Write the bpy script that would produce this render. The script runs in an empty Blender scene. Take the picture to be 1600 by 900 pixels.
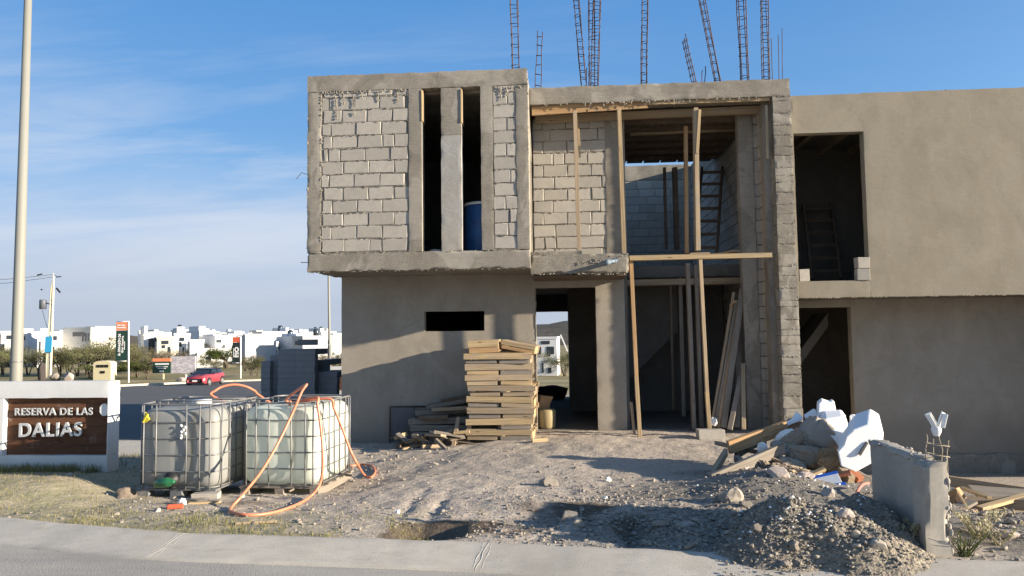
import bpy, math, random
from mathutils import Vector, Matrix, noise
R=math.radians
scene=bpy.context.scene
COL=scene.collection
V=Vector
rnd=random.Random(7)
# ------------------------------------------------------------------ camera frame
CAM=V((0,0,1.65)); FPX=1155.0
def cam_axes(yaw,pitch,roll):
    cy,sy=math.cos(yaw),math.sin(yaw)
    fw=V((-sy*math.cos(pitch),cy*math.cos(pitch),math.sin(pitch)))
    rt=V((cy,sy,0)); up=rt.cross(fw)
    c,s=math.cos(roll),math.sin(roll)
    return rt*c+up*s, up*c-rt*s, fw
RT,UP,FW=cam_axes(R(4.0),R(3.7),R(-.75))
def ray(px,py): return FW+RT*((px-800)/FPX)-UP*((py-450)/FPX)
def PY(px,py,Y):
    d=ray(px,py); return CAM+d*(Y/d.y)
def PZ(px,py,z):
    d=ray(px,py); return CAM+d*((z-CAM.z)/d.z)
# ------------------------------------------------------------------ mesh builder
def ico(sub):
    t=(1+5**.5)/2
    v=[V(p).normalized() for p in ((-1,t,0),(1,t,0),(-1,-t,0),(1,-t,0),(0,-1,t),(0,1,t),(0,-1,-t),(0,1,-t),(t,0,-1),(t,0,1),(-t,0,-1),(-t,0,1))]
    f=[(0,11,5),(0,5,1),(0,1,7),(0,7,10),(0,10,11),(1,5,9),(5,11,4),(11,10,2),(10,7,6),(7,1,8),(3,9,4),(3,4,2),(3,2,6),(3,6,8),(3,8,9),(4,9,5),(2,4,11),(6,2,10),(8,6,7),(9,8,1)]
    for _ in range(sub):
        c={};g=[]
        def mid(a,b):
            k=(min(a,b),max(a,b))
            if k not in c:
                c[k]=len(v); v.append(((v[a]+v[b])/2).normalized())
            return c[k]
        for a,b,d in f:
            x,y,z=mid(a,b),mid(b,d),mid(d,a)
            g+=[(a,x,z),(b,y,x),(d,z,y),(x,y,z)]
        f=g
    return v,f
ICO=[ico(0),ico(1),ico(2),ico(3),ico(4)]
class MB:
    def __init__(s): s.v=[];s.f=[];s.m=[];s.uv=[]
    def add(s,vs,fs,mi=0,uvs=None):
        n=len(s.v); s.v+=[V(p) for p in vs]
        for i,f in enumerate(fs):
            s.f.append([n+j for j in f]); s.m.append(mi)
            s.uv.append(uvs[i] if uvs else [(vs[j][0]+vs[j][1],vs[j][2]) for j in f])
    def obox(s,c,sx,sy,sz,M=None,mi=0,jit=0,taper=None):
        c=V(c); h=(sx/2,sy/2,sz/2); L=max(range(3),key=lambda i:h[i]); a,b=[i for i in range(3) if i!=L]
        loc=[]
        for x in (-1,1):
            for y in (-1,1):
                for z in (-1,1):
                    p=V((x*h[0],y*h[1],z*h[2]))
                    if jit: p+=V((rnd.uniform(-jit,jit),rnd.uniform(-jit,jit),rnd.uniform(-jit,jit)))
                    loc.append(p)
        fs=[(0,1,3,2),(4,6,7,5),(0,4,5,1),(2,3,7,6),(0,2,6,4),(1,5,7,3)]
        o1,o2=rnd.uniform(0,50),rnd.uniform(0,50)
        uv=[[(loc[j][L]+o1,loc[j][a]+loc[j][b]+o2+k*.37) for j in f] for k,f in enumerate(fs)]
        vs=[(M@p if M else p)+c for p in loc]
        s.add(vs,fs,mi,uv)
    def box(s,x0,x1,y0,y1,z0,z1,mi=0,jit=0): s.obox(((x0+x1)/2,(y0+y1)/2,(z0+z1)/2),x1-x0,y1-y0,z1-z0,None,mi,jit)
    def beam(s,p0,p1,w,h,mi=0,roll=0,jit=.002):
        p0=V(p0);p1=V(p1); d=p1-p0; L=d.length; x=d/L
        up=V((0,0,1)) if abs(x.z)<.95 else V((0,1,0))
        y=up.cross(x).normalized(); z=x.cross(y)
        M=Matrix((x,y,z)).transposed()
        if roll: M=M@Matrix.Rotation(roll,3,'X')
        s.obox((p0+p1)/2,L,w,h,M,mi,jit)
    def tube(s,pts,r,n=8,mi=0,closed=False,cap=True):
        pts=[V(p) for p in pts]; N=len(pts); rs=r if isinstance(r,(list,tuple)) else [r]*N
        rings=[]; prev=None
        for i,p in enumerate(pts):
            if closed: t=pts[(i+1)%N]-pts[i-1]
            else: t=pts[min(i+1,N-1)]-pts[max(i-1,0)]
            t.normalize()
            if prev is None:
                a=V((0,0,1)) if abs(t.z)<.9 else V((1,0,0)); x=t.cross(a).normalized()
            else:
                x=prev-t*prev.dot(t)
                if x.length<1e-6: x=t.orthogonal()
                x.normalize()
            prev=x; y=t.cross(x)
            rings.append([p+(x*math.cos(k*2*math.pi/n)+y*math.sin(k*2*math.pi/n))*rs[i] for k in range(n)])
        vs=[q for g in rings for q in g]; fs=[]
        for i in range(N if closed else N-1):
            j=(i+1)%N
            for k in range(n):
                l=(k+1)%n; fs.append((i*n+k,i*n+l,j*n+l,j*n+k))
        if cap and not closed: fs+=[tuple(range(n))[::-1],tuple((N-1)*n+k for k in range(n))]
        s.add(vs,fs,mi)
    def lathe(s,prof,c,n=20,M=None,mi=0):
        c=V(c); vs=[]
        for r,z in prof:
            for k in range(n):
                a=k*2*math.pi/n; p=V((r*math.cos(a),r*math.sin(a),z)); vs.append((M@p if M else p)+c)
        fs=[]
        for i in range(len(prof)-1):
            for k in range(n):
                l=(k+1)%n; fs.append((i*n+k,i*n+l,(i+1)*n+l,(i+1)*n+k))
        s.add(vs,fs,mi)
    def prism(s,poly,fn,d0,d1,mi=0):
        n=len(poly); vs=[fn(x,y,d0) for x,y in poly]+[fn(x,y,d1) for x,y in poly]
        fs=[tuple(range(n)),tuple(range(2*n-1,n-1,-1))]+[(i,n+i,n+(i+1)%n,(i+1)%n) for i in range(n)]
        s.add(vs,fs,mi)
    def rock(s,c,r,seed=0,sub=2,sq=(1,1,.7),rough=.45,cuts=5,M=None,mi=0):
        vs,fs=ICO[sub]; g=random.Random(seed); o=V((g.uniform(0,99),g.uniform(0,99),g.uniform(0,99)))
        pl=[]
        for _ in range(cuts):
            n=V((g.gauss(0,1),g.gauss(0,1),g.gauss(0,1))).normalized(); pl.append((n,g.uniform(.55,.85)))
        out=[]
        for p in vs:
            q=p*(1+rough*.5*noise.noise(p*1.3+o)+rough*.2*noise.noise(p*4+o))
            for n,d in pl:
                k=q.dot(n)-d
                if k>0: q=q-n*k*.92
            q=V((q.x*sq[0],q.y*sq[1],q.z*sq[2]))*r
            out.append((M@q if M else q)+V(c))
        s.add(out,fs,mi)
    def rbox(s,x0,x1,y0,y1,z0,z1,step=.08,amp=.004,edge=.008,skip='',mi=0,seed=0):
        B=((x0,x1),(y0,y1),(z0,z1)); so=V((seed*7.1,seed*3.3,seed*5.7))
        def disp(p):
            q=p+so
            d=noise.noise_vector(q*2.3)*amp*1.2+noise.noise_vector(q*9)*amp*.6
            if edge:
                nb=[]
                for i in range(3):
                    a,b=B[i]; e=min(p[i]-a,b-p[i])
                    nb.append((e,1 if p[i]-a<b-p[i] else -1))
                k=sorted(nb,key=lambda t:t[0])
                if k[1][0]<.03:
                    w=max(0,noise.noise(q*7)+.25+.6*noise.noise(q*23))*edge
                    for i in range(3):
                        if nb[i][0]<.03: d[i]+=nb[i][1]*w
            return p+d
        for ax,side,nm in ((0,0,'x-'),(0,1,'x+'),(1,0,'y-'),(1,1,'y+'),(2,0,'z-'),(2,1,'z+')):
            if nm in skip: continue
            u,w=[i for i in range(3) if i!=ax]
            nu=max(1,min(400,int(round((B[u][1]-B[u][0])/step)))); nw=max(1,min(400,int(round((B[w][1]-B[w][0])/step))))
            # extra rows close to the borders keep chipped edges local
            us=sorted(set([B[u][0]+(B[u][1]-B[u][0])*i/nu for i in range(nu+1)]))
            ws=sorted(set([B[w][0]+(B[w][1]-B[w][0])*i/nw for i in range(nw+1)]))
            if edge:
                for L,bb in ((us,B[u]),(ws,B[w])):
                    if bb[1]-bb[0]>.12:
                        L+= [bb[0]+.031,bb[1]-.031]; L.sort()
            vs=[]
            for a in us:
                for b in ws:
                    p=V((0,0,0)); p[ax]=B[ax][side]; p[u]=a; p[w]=b; vs.append(disp(p))
            m=len(ws); fs=[]
            flip=(side==1)!=(ax==1)
            for i in range(len(us)-1):
                for j in range(m-1):
                    q=(i*m+j,(i+1)*m+j,(i+1)*m+j+1,i*m+j+1); fs.append(q if flip else q[::-1])
            s.add(vs,fs,mi)
    def crumbs(s,p0,p1,n,r0,r1,spread,seed=0,sq=(1,1,1),mi=0):
        g=random.Random(seed); p0=V(p0);p1=V(p1)
        for i in range(n):
            p=p0.lerp(p1,g.random())+V((g.uniform(-1,1)*spread[0],g.uniform(-1,1)*spread[1],g.uniform(-1,1)*spread[2]))
            s.rock(p,g.uniform(r0,r1),seed*1000+i,1,sq,.6,2,None,mi)
    def blocks(s,o,u,n,W,H,seed=0,course=.21,bl=.40,gap=.013,depth=.05,jit=.004,mi=0,ragged=.0):
        g=random.Random(seed); o=V(o);u=V(u);n=V(n);z=V((0,0,1)); row=0; y=0
        while y<H-.03:
            h=min(course-gap,H-y); x=-(bl*.5 if row%2 else 0)-g.uniform(.0,.1)
            while x<W:
                l=bl*(1 if g.random()<.93 else .45); a=max(0+g.uniform(0,ragged),x); b=min(W-g.uniform(0,ragged),x+l)
                if b-a>.04:
                    pr=g.uniform(-.004,.006); c=.006+g.random()*.004
                    def P(xx,yy,d): return o+u*(xx+g.uniform(-jit,jit))+z*(yy+g.uniform(-jit,jit))+n*d
                    back=[P(a,y,-depth),P(b,y,-depth),P(b,y+h,-depth),P(a,y+h,-depth)]
                    mid=[P(a,y,pr-c),P(b,y,pr-c),P(b,y+h,pr-c),P(a,y+h,pr-c)]
                    tl=[g.uniform(-.002,.002) for _ in range(4)]
                    ins=[(a+c,y+c),(b-c,y+c),(b-c,y+h-c),(a+c,y+h-c)]
                    fr=[P(xx,yy,pr+tl[i]) for i,(xx,yy) in enumerate(ins)]
                    fs=[(8,9,10,11)]
                    for i in range(4):
                        j=(i+1)%4; fs+=[(4+i,4+j,8+j,8+i),(i,j,4+j,4+i)]
                    s.add(back+mid+fr,fs,mi)
                x+=l+gap
            y+=course; row+=1
    def build(s,name,mats,parent=None,smooth=False,bevel=0,origin=None):
        if not isinstance(mats,(list,tuple)): mats=[mats]
        off=V((0,0,0))
        if parent is not None:
            q=parent
            while q is not None: off+=q.location; q=q.parent
        elif origin is not None: off=V(origin)
        me=bpy.data.meshes.new(name)
        me.from_pydata([tuple(p-off) for p in s.v],[],s.f)
        uvl=me.uv_layers.new(name='UVMap'); k=0; flat=[]
        for u in s.uv:
            for a in u: flat+= [a[0],a[1]]
        uvl.data.foreach_set('uv',flat)
        for m in mats: me.materials.append(m)
        me.polygons.foreach_set('material_index',s.m)
        if smooth: me.polygons.foreach_set('use_smooth',[True]*len(s.f))
        me.update(); me.validate()
        o=bpy.data.objects.new(name,me); COL.objects.link(o)
        if parent is not None: o.parent=parent
        elif origin is not None: o.location=off
        if bevel:
            b=o.modifiers.new('bevel','BEVEL'); b.width=bevel; b.segments=2; b.limit_method='ANGLE'; b.angle_limit=R(40)
        return o
def tag(o,label,cat,group=None,kind=None):
    if label: o['label']=label
    if cat: o['category']=cat
    if group: o['group']=group
    if kind: o['kind']=kind
    return o
def thing(name,label,cat,loc,group=None):
    o=bpy.data.objects.new(name,None); o.empty_display_size=.2; COL.objects.link(o); o.location=loc
    return tag(o,label,cat,group)
def dup(root,loc,rotz=0,label=None,scale=None,group=None):
    def cp(o,par):
        c=o.copy(); COL.objects.link(c)
        if par is not None: c.parent=par
        for ch in list(o.children): cp(ch,c)
        return c
    c=cp(root,None); c.location=loc; c.rotation_euler=(0,0,rotz)
    if scale: c.scale=scale if isinstance(scale,(tuple,list)) else (scale,)*3
    if label: c['label']=label
    if group: c['group']=group
    return c
def smoothpts(pts,n=8):
    pts=[V(p) for p in pts]; out=[]
    for i in range(len(pts)-1):
        a=pts[max(i-1,0)];b=pts[i];c=pts[i+1];d=pts[min(i+2,len(pts)-1)]
        for k in range(n):
            t=k/n
            out.append(.5*((2*b)+(c-a)*t+(2*a-5*b+4*c-d)*t*t+(3*b-a-3*c+d)*t**3))
    out.append(pts[-1]); return out
def sst(a,b,x):
    t=min(1,max(0,(x-a)/(b-a))); return t*t*(3-2*t)
# ------------------------------------------------------------------ materials
class NT:
    def __init__(s,name):
        s.mat=bpy.data.materials.new(name); s.mat.use_nodes=True; s.t=s.mat.node_tree; s.t.nodes.clear()
        s.out=s.t.nodes.new('ShaderNodeOutputMaterial')
    def n(s,ty,**k):
        x=s.t.nodes.new(ty)
        for a,b in k.items(): setattr(x,a,b)
        return x
    def put(s,sock,val):
        if hasattr(val,'is_output') or isinstance(val,bpy.types.NodeSocket): s.t.links.new(val,sock)
        else:
            if isinstance(val,(tuple,list)) and len(val)==3 and sock.type=='RGBA': val=(*val,1)
            sock.default_value=val
    def pos(s): return s.n('ShaderNodeNewGeometry').outputs['Position']
    def island(s): return s.n('ShaderNodeNewGeometry').outputs['Random Per Island']
    def orand(s): return s.n('ShaderNodeObjectInfo').outputs['Random']
    def obj(s): return s.n('ShaderNodeTexCoord').outputs['Object']
    def uv(s): return s.n('ShaderNodeTexCoord').outputs['UV']
    def attr(s,nm): return s.n('ShaderNodeAttribute',attribute_name=nm).outputs['Fac']
    def mapping(s,vec,scale=(1,1,1),loc=(0,0,0),rot=(0,0,0)):
        m=s.n('ShaderNodeMapping'); s.put(m.inputs['Vector'],vec); m.inputs['Scale'].default_value=scale; m.inputs['Location'].default_value=loc; m.inputs['Rotation'].default_value=rot; return m.outputs[0]
    def noise(s,vec,scale,detail=4,rough=.55,dist=0):
        x=s.n('ShaderNodeTexNoise'); s.put(x.inputs['Vector'],vec); x.inputs['Scale'].default_value=scale; x.inputs['Detail'].default_value=detail; x.inputs['Roughness'].default_value=rough; x.inputs['Distortion'].default_value=dist; return x.outputs['Fac']
    def voro(s,vec,scale,feat='F1'):
        x=s.n('ShaderNodeTexVoronoi',feature=feat); s.put(x.inputs['Vector'],vec); x.inputs['Scale'].default_value=scale; return x.outputs['Distance']
    def ramp(s,fac,stops):
        x=s.n('ShaderNodeValToRGB'); s.put(x.inputs[0],fac); e=x.color_ramp.elements
        while len(e)<len(stops): e.new(.5)
        for i,(p,c) in enumerate(stops):
            e[i].position=p; c=(c,c,c) if isinstance(c,(int,float)) else c; e[i].color=(*c[:3],1)
        return x.outputs[0]
    def mix(s,fac,a,b,mode='MIX'):
        x=s.n('ShaderNodeMix',data_type='RGBA',blend_type=mode); s.put(x.inputs[0],fac); s.put(x.inputs[6],a); s.put(x.inputs[7],b); return x.outputs[2]
    def math(s,op,a,b=0,c=None):
        x=s.n('ShaderNodeMath',operation=op); s.put(x.inputs[0],a); s.put(x.inputs[1],b)
        if c is not None: s.put(x.inputs[2],c)
        return x.outputs[0]
    def sep(s,vec):
        x=s.n('ShaderNodeSeparateXYZ'); s.put(x.inputs[0],vec); return x.outputs
    def bump(s,h,strength=.5,dist=.01,nrm=None):
        x=s.n('ShaderNodeBump'); s.put(x.inputs['Height'],h); x.inputs['Strength'].default_value=strength; x.inputs['Distance'].default_value=dist
        if nrm is not None: s.put(x.inputs['Normal'],nrm)
        return x.outputs[0]
    def done(s,color,rough=.8,normal=None,metal=0,spec=.3,**k):
        b=s.n('ShaderNodeBsdfPrincipled'); s.put(b.inputs['Base Color'],color); s.put(b.inputs['Roughness'],rough); s.put(b.inputs['Metallic'],metal); b.inputs['Specular IOR Level'].default_value=spec
        for a,v in k.items(): s.put(b.inputs[a.replace('_',' ')],v)
        if normal is not None: s.put(b.inputs['Normal'],normal)
        s.bsdf=b; s.t.links.new(b.outputs[0],s.out.inputs[0]); return s.mat
def plain(name,c,rough=.6,metal=0,spec=.3,var=.12,scale=12,bump=0,bs=60):
    t=NT(name); p=t.obj(); nz=t.noise(p,scale,4)
    col=t.mix(nz,tuple(x*(1-var) for x in c),tuple(min(1,x*(1+var)) for x in c))
    nr=t.bump(t.noise(p,bs,3),bump,.004) if bump else None
    return t.done(col,rough,nr,metal,spec)
def cement(name,a,b,c,fine=1.0,bump=.35,stain=None):
    t=NT(name); p=t.pos()
    n1=t.noise(p,.75,4,.6,.6); n2=t.noise(t.mapping(p,(1,1,.55)),3.4,5,.62,.4); n3=t.noise(p,38,4,.6)
    col=t.mix(t.ramp(n1,[(.3,0),(.7,1)]),a,b)
    col=t.mix(t.ramp(n2,[(.38,0),(.72,.75)]),col,c)
    col=t.mix(t.math('MULTIPLY',t.ramp(n3,[(.3,1),(.62,0)]),.35*fine),col,tuple(x*.62 for x in a))
    pit=t.ramp(t.voro(p,55),[(.0,0),(.16,1)])
    pm=t.ramp(t.noise(p,5,2),[(.58,0),(.66,1)])
    col=t.mix(t.math('MULTIPLY',t.math('SUBTRACT',1.0,pit),pm),col,tuple(x*.4 for x in a))
    if stain:
        z=t.sep(p)[2]; s=t.math('MULTIPLY',t.ramp(t.math('ADD',z,t.math('MULTIPLY',t.noise(p,2.5,4),.35)),[(stain[0],1),(stain[1],0)]),stain[2])
        col=t.mix(s,col,stain[3])
    pt=t.ramp(t.noise(t.mapping(p,(1,1,.8),(3.1,1.7,.4)),.95,3,.5,1.2),[(.56,0),(.585,.32*fine)]); col=t.mix(pt,col,tuple(x*1.16 for x in c))
    pd=t.ramp(t.noise(t.mapping(p,(1.1,1,.7),(7.3,2.2,5.1)),1.25,4,.6,1.6),[(.60,0),(.64,.4*fine)]); col=t.mix(pd,col,tuple(x*.84 for x in a))
    sw=t.noise(t.mapping(p,(.9,1,5.5),(0,0,0),(0,.5,0)),2.4,4,.65,2.2); col=t.mix(t.math('MULTIPLY',t.ramp(sw,[(.45,0),(.7,1)]),.22*fine),col,tuple(x*.8 for x in a))
    h=t.math('ADD',t.math('MULTIPLY',t.noise(t.mapping(p,(1,1,2.2)),6,5,.6),1.0),t.math('ADD',t.math('MULTIPLY',n3,.22),t.math('MULTIPLY',pit,.05)))
    return t.done(col,.88,t.bump(h,bump,.010),0,.2)
M={}
M['wall_pale']=cement('pale_wall_render',(.30,.275,.232),(.345,.318,.272),(.39,.362,.315),.8,.3)
M['plaster']=cement('grey_render',(.265,.234,.19),(.31,.276,.227),(.355,.32,.268),.6,.32,(.10,.45,.55,(.19,.168,.138)))
M['plaster_tan']=cement('tan_render',(.225,.197,.148),(.26,.228,.172),(.295,.262,.204),.45,.3)
M['concrete']=cement('cast_concrete',(.195,.175,.142),(.26,.236,.195),(.32,.295,.25),1.4,.55)
M['rough_conc']=cement('rough_concrete',(.2,.18,.145),(.26,.235,.19),(.31,.285,.24),1.8,.9)
M['limewash']=cement('pale_concrete',(.33,.32,.30),(.37,.36,.33),(.24,.22,.185),1.4,.6)
M['mortar']=cement('mortar',(.15,.135,.11),(.215,.195,.16),(.28,.255,.215),1.5,.9)
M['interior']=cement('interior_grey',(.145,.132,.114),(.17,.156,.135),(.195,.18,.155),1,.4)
def mk_block(name,c,v=.16):
    t=NT(name); p=t.pos(); i=t.island()
    col=t.mix(i,tuple(x*(1-v) for x in c),tuple(x*(1+v*.7) for x in c))
    n=t.noise(p,9,5,.6); col=t.mix(t.ramp(n,[(.45,0),(.8,.5)]),col,tuple(x*.72 for x in c))
    f=t.noise(p,95,3,.6); col=t.mix(t.ramp(f,[(.34,.55),(.46,0)]),col,tuple(x*.5 for x in c))
    return t.done(col,.92,t.bump(t.math('ADD',f,t.math('MULTIPLY',n,.8)),.55,.006),0,.15)
M['block']=mk_block('concrete_block',(.39,.36,.31),.13)
M['gravel']=None
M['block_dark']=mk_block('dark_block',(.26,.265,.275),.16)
def wood(name,a,b,dark,wear=.35):
    t=NT(name); uv=t.uv(); r=t.island(); o=t.orand()
    k=t.math('FRACT',t.math('ADD',r,o))
    base=t.mix(k,a,b)
    g=t.noise(t.mapping(uv,(1.6,42,1)),1.0,5,.6,.8); g2=t.noise(t.mapping(uv,(2.2,6,1)),1.5,3,.6)
    col=t.mix(t.ramp(g,[(.35,.65),(.62,0)]),base,dark)
    col=t.mix(t.math('MULTIPLY',t.ramp(g2,[(.5,0),(.72,1)]),wear),col,(.25,.235,.21))
    sp=t.noise(t.pos(),4.5,5,.7); sp2=t.noise(t.pos(),30,3,.6); col=t.mix(t.math('MULTIPLY',t.ramp(sp,[(.58,0),(.72,.6)]),t.ramp(sp2,[(.4,.1),(.6,1)])),col,(.33,.31,.275))
    kn=t.ramp(t.voro(t.mapping(uv,(2.1,9,1)),1.0),[(.05,.85),(.12,0)])
    col=t.mix(kn,col,tuple(x*.55 for x in dark))
    return t.done(col,.82,t.bump(g,.35,.003),0,.2)
M['wood_new']=wood('new_timber',(.50,.375,.21),(.38,.285,.165),(.22,.15,.08),.35)
M['wood_or']=wood('orange_timber',(.44,.29,.15),(.38,.25,.13),(.25,.13,.055),.25)
M['wood_old']=wood('weathered_timber',(.27,.235,.19),(.22,.19,.155),(.12,.1,.08),.6)
M['wood_mid']=wood('site_timber',(.40,.31,.2),(.33,.255,.17),(.2,.145,.09),.55)
M['wood_dark']=wood('dark_timber',(.16,.12,.085),(.13,.1,.07),(.07,.05,.035),.3)
def galv():
    t=NT('galvanised_steel'); n=t.noise(t.obj(),14,4); r=t.noise(t.obj(),3,4)
    col=t.mix(n,(.14,.145,.15),(.25,.25,.245)); col=t.mix(t.ramp(r,[(.60,0),(.72,.6)]),col,(.28,.22,.15))
    return t.done(col,.5,None,.35,.4)
M['galv']=galv()
M['rust']=plain('rusty_rebar',(.075,.05,.045),.7,.3,.3,.35,20)
M['rebar_pale']=plain('dusty_rebar',(.30,.26,.2),.8,.1,.2,.3,30)
def ibc(name,a,b,dirt):
    t=NT(name); p=t.obj(); n=t.noise(p,2.5,4); z=t.sep(p)[2]
    col=t.mix(n,a,b)
    st=t.noise(t.mapping(p,(9,9,.5)),1.0,5,.6); col=t.mix(t.math('MULTIPLY',t.ramp(st,[(.55,0),(.72,1)]),dirt),col,(.33,.28,.2))
    zz=t.math('ADD',z,t.math('MULTIPLY',t.noise(p,7,4),.25)); col=t.mix(t.ramp(zz,[(.2,.55*dirt),(.42,0)]),col,(.3,.27,.22))
    b=t.n('ShaderNodeBsdfPrincipled'); t.put(b.inputs['Base Color'],col); b.inputs['Roughness'].default_value=.38; b.inputs['Specular IOR Level'].default_value=.4
    tr=t.n('ShaderNodeBsdfTranslucent'); t.put(tr.inputs[0],col)
    m=t.n('ShaderNodeMixShader'); m.inputs[0].default_value=.45
    t.t.links.new(b.outputs[0],m.inputs[1]); t.t.links.new(tr.outputs[0],m.inputs[2]); t.t.links.new(m.outputs[0],t.out.inputs[0]); return t.mat
M['ibc_grey']=ibc('cloudy_tank_plastic',(.38,.39,.375),(.46,.465,.44),.8)
M['ibc_green']=ibc('greenish_tank_plastic',(.74,.78,.69),(.80,.83,.75),.5)
M['hose']=plain('orange_hose',(.60,.205,.11),.42,0,.5,.18,6)
M['black']=plain('black_plastic',(.02,.02,.022),.5)
M['void']=plain('dark_opening',(.012,.012,.014),.7)
M['white_wall']=cement('white_paint',(.58,.59,.58),(.64,.64,.62),(.68,.68,.66),.35,.12,(.08,.55,.55,(.45,.40,.32)))
M['panel']=wood('sign_timber',(.135,.062,.032),(.115,.052,.028),(.06,.028,.016),.08)
def letters():
    t=NT('brushed_letters'); n=t.noise(t.mapping(t.obj(),(4,4,4)),1,3); return t.done(t.mix(n,(.55,.57,.58),(.8,.8,.78)),.35,None,.45,.5)
M['letter']=letters()
M['cream']=plain('cream_paint',(.68,.60,.38),.7,0,.2,.08,3)
M['pole']=plain('grey_pole',(.21,.21,.185),.55,0,.3,.06,2)
M['upole']=plain('cream_concrete_pole',(.62,.56,.40),.8,0,.2,.1,3)
M['sky_blue']=plain('blue_poster',(.05,.38,.65),.6)
M['green_sign']=plain('dark_green_vinyl',(.018,.055,.04),.5,0,.4,.1,2)
M['black_sign']=plain('black_vinyl',(.02,.028,.026),.5,0,.4,.1,2)
M['orange_sign']=plain('orange_vinyl',(.85,.27,.12),.5,0,.4,.05,2)
M['red_sign']=plain('red_orange_vinyl',(.62,.12,.06),.5,0,.4,.05,2)
M['white_sign']=plain('white_vinyl',(.8,.8,.78),.5,0,.3,.05,2)
M['foam']=plain('white_foam',(.78,.79,.79),.9,0,.15,.05,9,.35,55)
M['paper']=plain('brown_paper_sack',(.30,.24,.175),.85,0,.15,.22,4,.3,30)
M['cardboard']=plain('cardboard',(.34,.22,.12),.85,0,.15,.15,5)
M['blue_box']=plain('blue_print',(.03,.12,.5),.5)
M['blue_drum']=plain('blue_drum_plastic',(.025,.10,.27),.45,0,.4,.3,5)
M['pipe_blue']=plain('grey_blue_conduit',(.13,.17,.21),.5)
M['red_bit']=plain('red_plastic',(.62,.10,.05),.5)
M['brick']=plain('red_brick',(.30,.12,.07),.9,0,.1,.25,8,.5,40)
M['green_bottle']=plain('green_bottle',(.02,.13,.05),.2,0,.6,.3,14)
M['white_plastic']=plain('white_plastic',(.75,.74,.70),.5,0,.3,.08,10)
M['yellow']=plain('yellow_tag',(.75,.6,.05),.5)
M['tyre']=plain('tyre_rubber',(.02,.02,.02),.8)
M['rim']=plain('alloy_rim',(.45,.45,.44),.35,.6)
M['car_red']=plain('red_car_paint',(.27,.04,.05),.28,0,.6,.02)
M['car_black']=plain('black_car_trim',(.015,.015,.018),.3,0,.5)
M['glass']=plain('dark_glass',(.02,.025,.03),.08,0,.7,.02)
M['lamp']=plain('headlight_glass',(.7,.7,.68),.15,0,.6,.02)
def rockm(name,a,b):
    t=NT(name); p=t.pos(); r=t.math('FRACT',t.math('ADD',t.island(),t.orand()))
    col=t.mix(r,a,b); n=t.noise(p,26,4); col=t.mix(t.ramp(n,[(.35,.55),(.65,0)]),col,tuple(x*.6 for x in a))
    return t.done(col,.92,t.bump(t.noise(p,60,4),.6,.006),0,.15)
M['rock']=rockm('site_stone',(.23,.20,.165),(.38,.34,.285))
M['gravel']=rockm('gravel_stone',(.17,.15,.125),(.36,.325,.27))
M['rock_brown']=rockm('brown_stone',(.15,.12,.095),(.2,.165,.13))
M['rock_dark']=rockm('dark_boulder',(.06,.05,.048),(.09,.075,.07))
M['rock_pink']=rockm('pinkish_boulder',(.4,.34,.3),(.44,.38,.33))
def leafm(name,a,b):
    t=NT(name); r=t.island(); o=t.orand()
    col=t.mix(r,a,b); col=t.mix(t.math('MULTIPLY',o,.5),col,(.16,.135,.075))
    b=t.n('ShaderNodeBsdfDiffuse'); t.put(b.inputs[0],col); tr=t.n('ShaderNodeBsdfTranslucent'); t.put(tr.inputs[0],col)
    m=t.n('ShaderNodeMixShader'); m.inputs[0].default_value=.3
    t.t.links.new(b.outputs[0],m.inputs[1]); t.t.links.new(tr.outputs[0],m.inputs[2]); t.t.links.new(m.outputs[0],t.out.inputs[0]); return t.mat
M['leaf']=leafm('mesquite_leaf',(.10,.108,.052),(.205,.205,.105))
M['leaf_green']=leafm('green_leaf',(.05,.085,.022),(.13,.17,.05))
M['leaf_dry']=leafm('dry_twig',(.15,.125,.085),(.24,.20,.14))
M['weed']=leafm('pale_weed',(.36,.33,.20),(.52,.48,.33))
M['grass']=leafm('mixed_grass',(.13,.155,.04),(.40,.345,.155))
M['bark']=plain('bark',(.10,.08,.06),.9,0,.1,.3,8)
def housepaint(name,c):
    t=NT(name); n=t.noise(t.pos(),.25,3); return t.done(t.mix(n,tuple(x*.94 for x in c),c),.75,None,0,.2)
M['hw1']=housepaint('white_house_paint',(.66,.66,.65)); M['hw2']=housepaint('offwhite_house_paint',(.58,.57,.53)); M['hw3']=housepaint('shade_grey_house_paint',(.40,.41,.42)); M['hw4']=housepaint('cream_house_paint',(.60,.57,.47))  # the grey copy has the shade of left-facing walls in its colour
M['hdark']=plain('house_window',(.03,.04,.05),.15,0,.6)
def asphalt():
    t=NT('asphalt'); p=t.pos()
    n=t.noise(p,1.1,5,.6); f=t.noise(p,160,2,.6); v=t.voro(p,90)
    col=t.mix(n,(.27,.253,.225),(.34,.32,.285)); col=t.mix(t.ramp(f,[(.5,0),(.68,.65)]),col,(.30,.285,.255)); col=t.mix(t.ramp(f,[(.3,.6),(.44,0)]),col,(.08,.077,.07))
    dust=t.noise(t.mapping(p,(.6,2.0,1)),1.3,5,.65); col=t.mix(t.ramp(dust,[(.40,0),(.62,.7)]),col,(.40,.37,.315))
    return t.done(col,.9,t.bump(t.math('ADD',f,v),.5,.006),0,.2)
M['asphalt']=asphalt()
def asphalt2():
    t=NT('far_asphalt'); p=t.pos(); n=t.noise(p,.4,5,.6); return t.done(t.mix(n,(.075,.075,.075),(.11,.108,.104)),.9,None,0,.2)
M['asphalt_far']=asphalt2()
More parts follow.
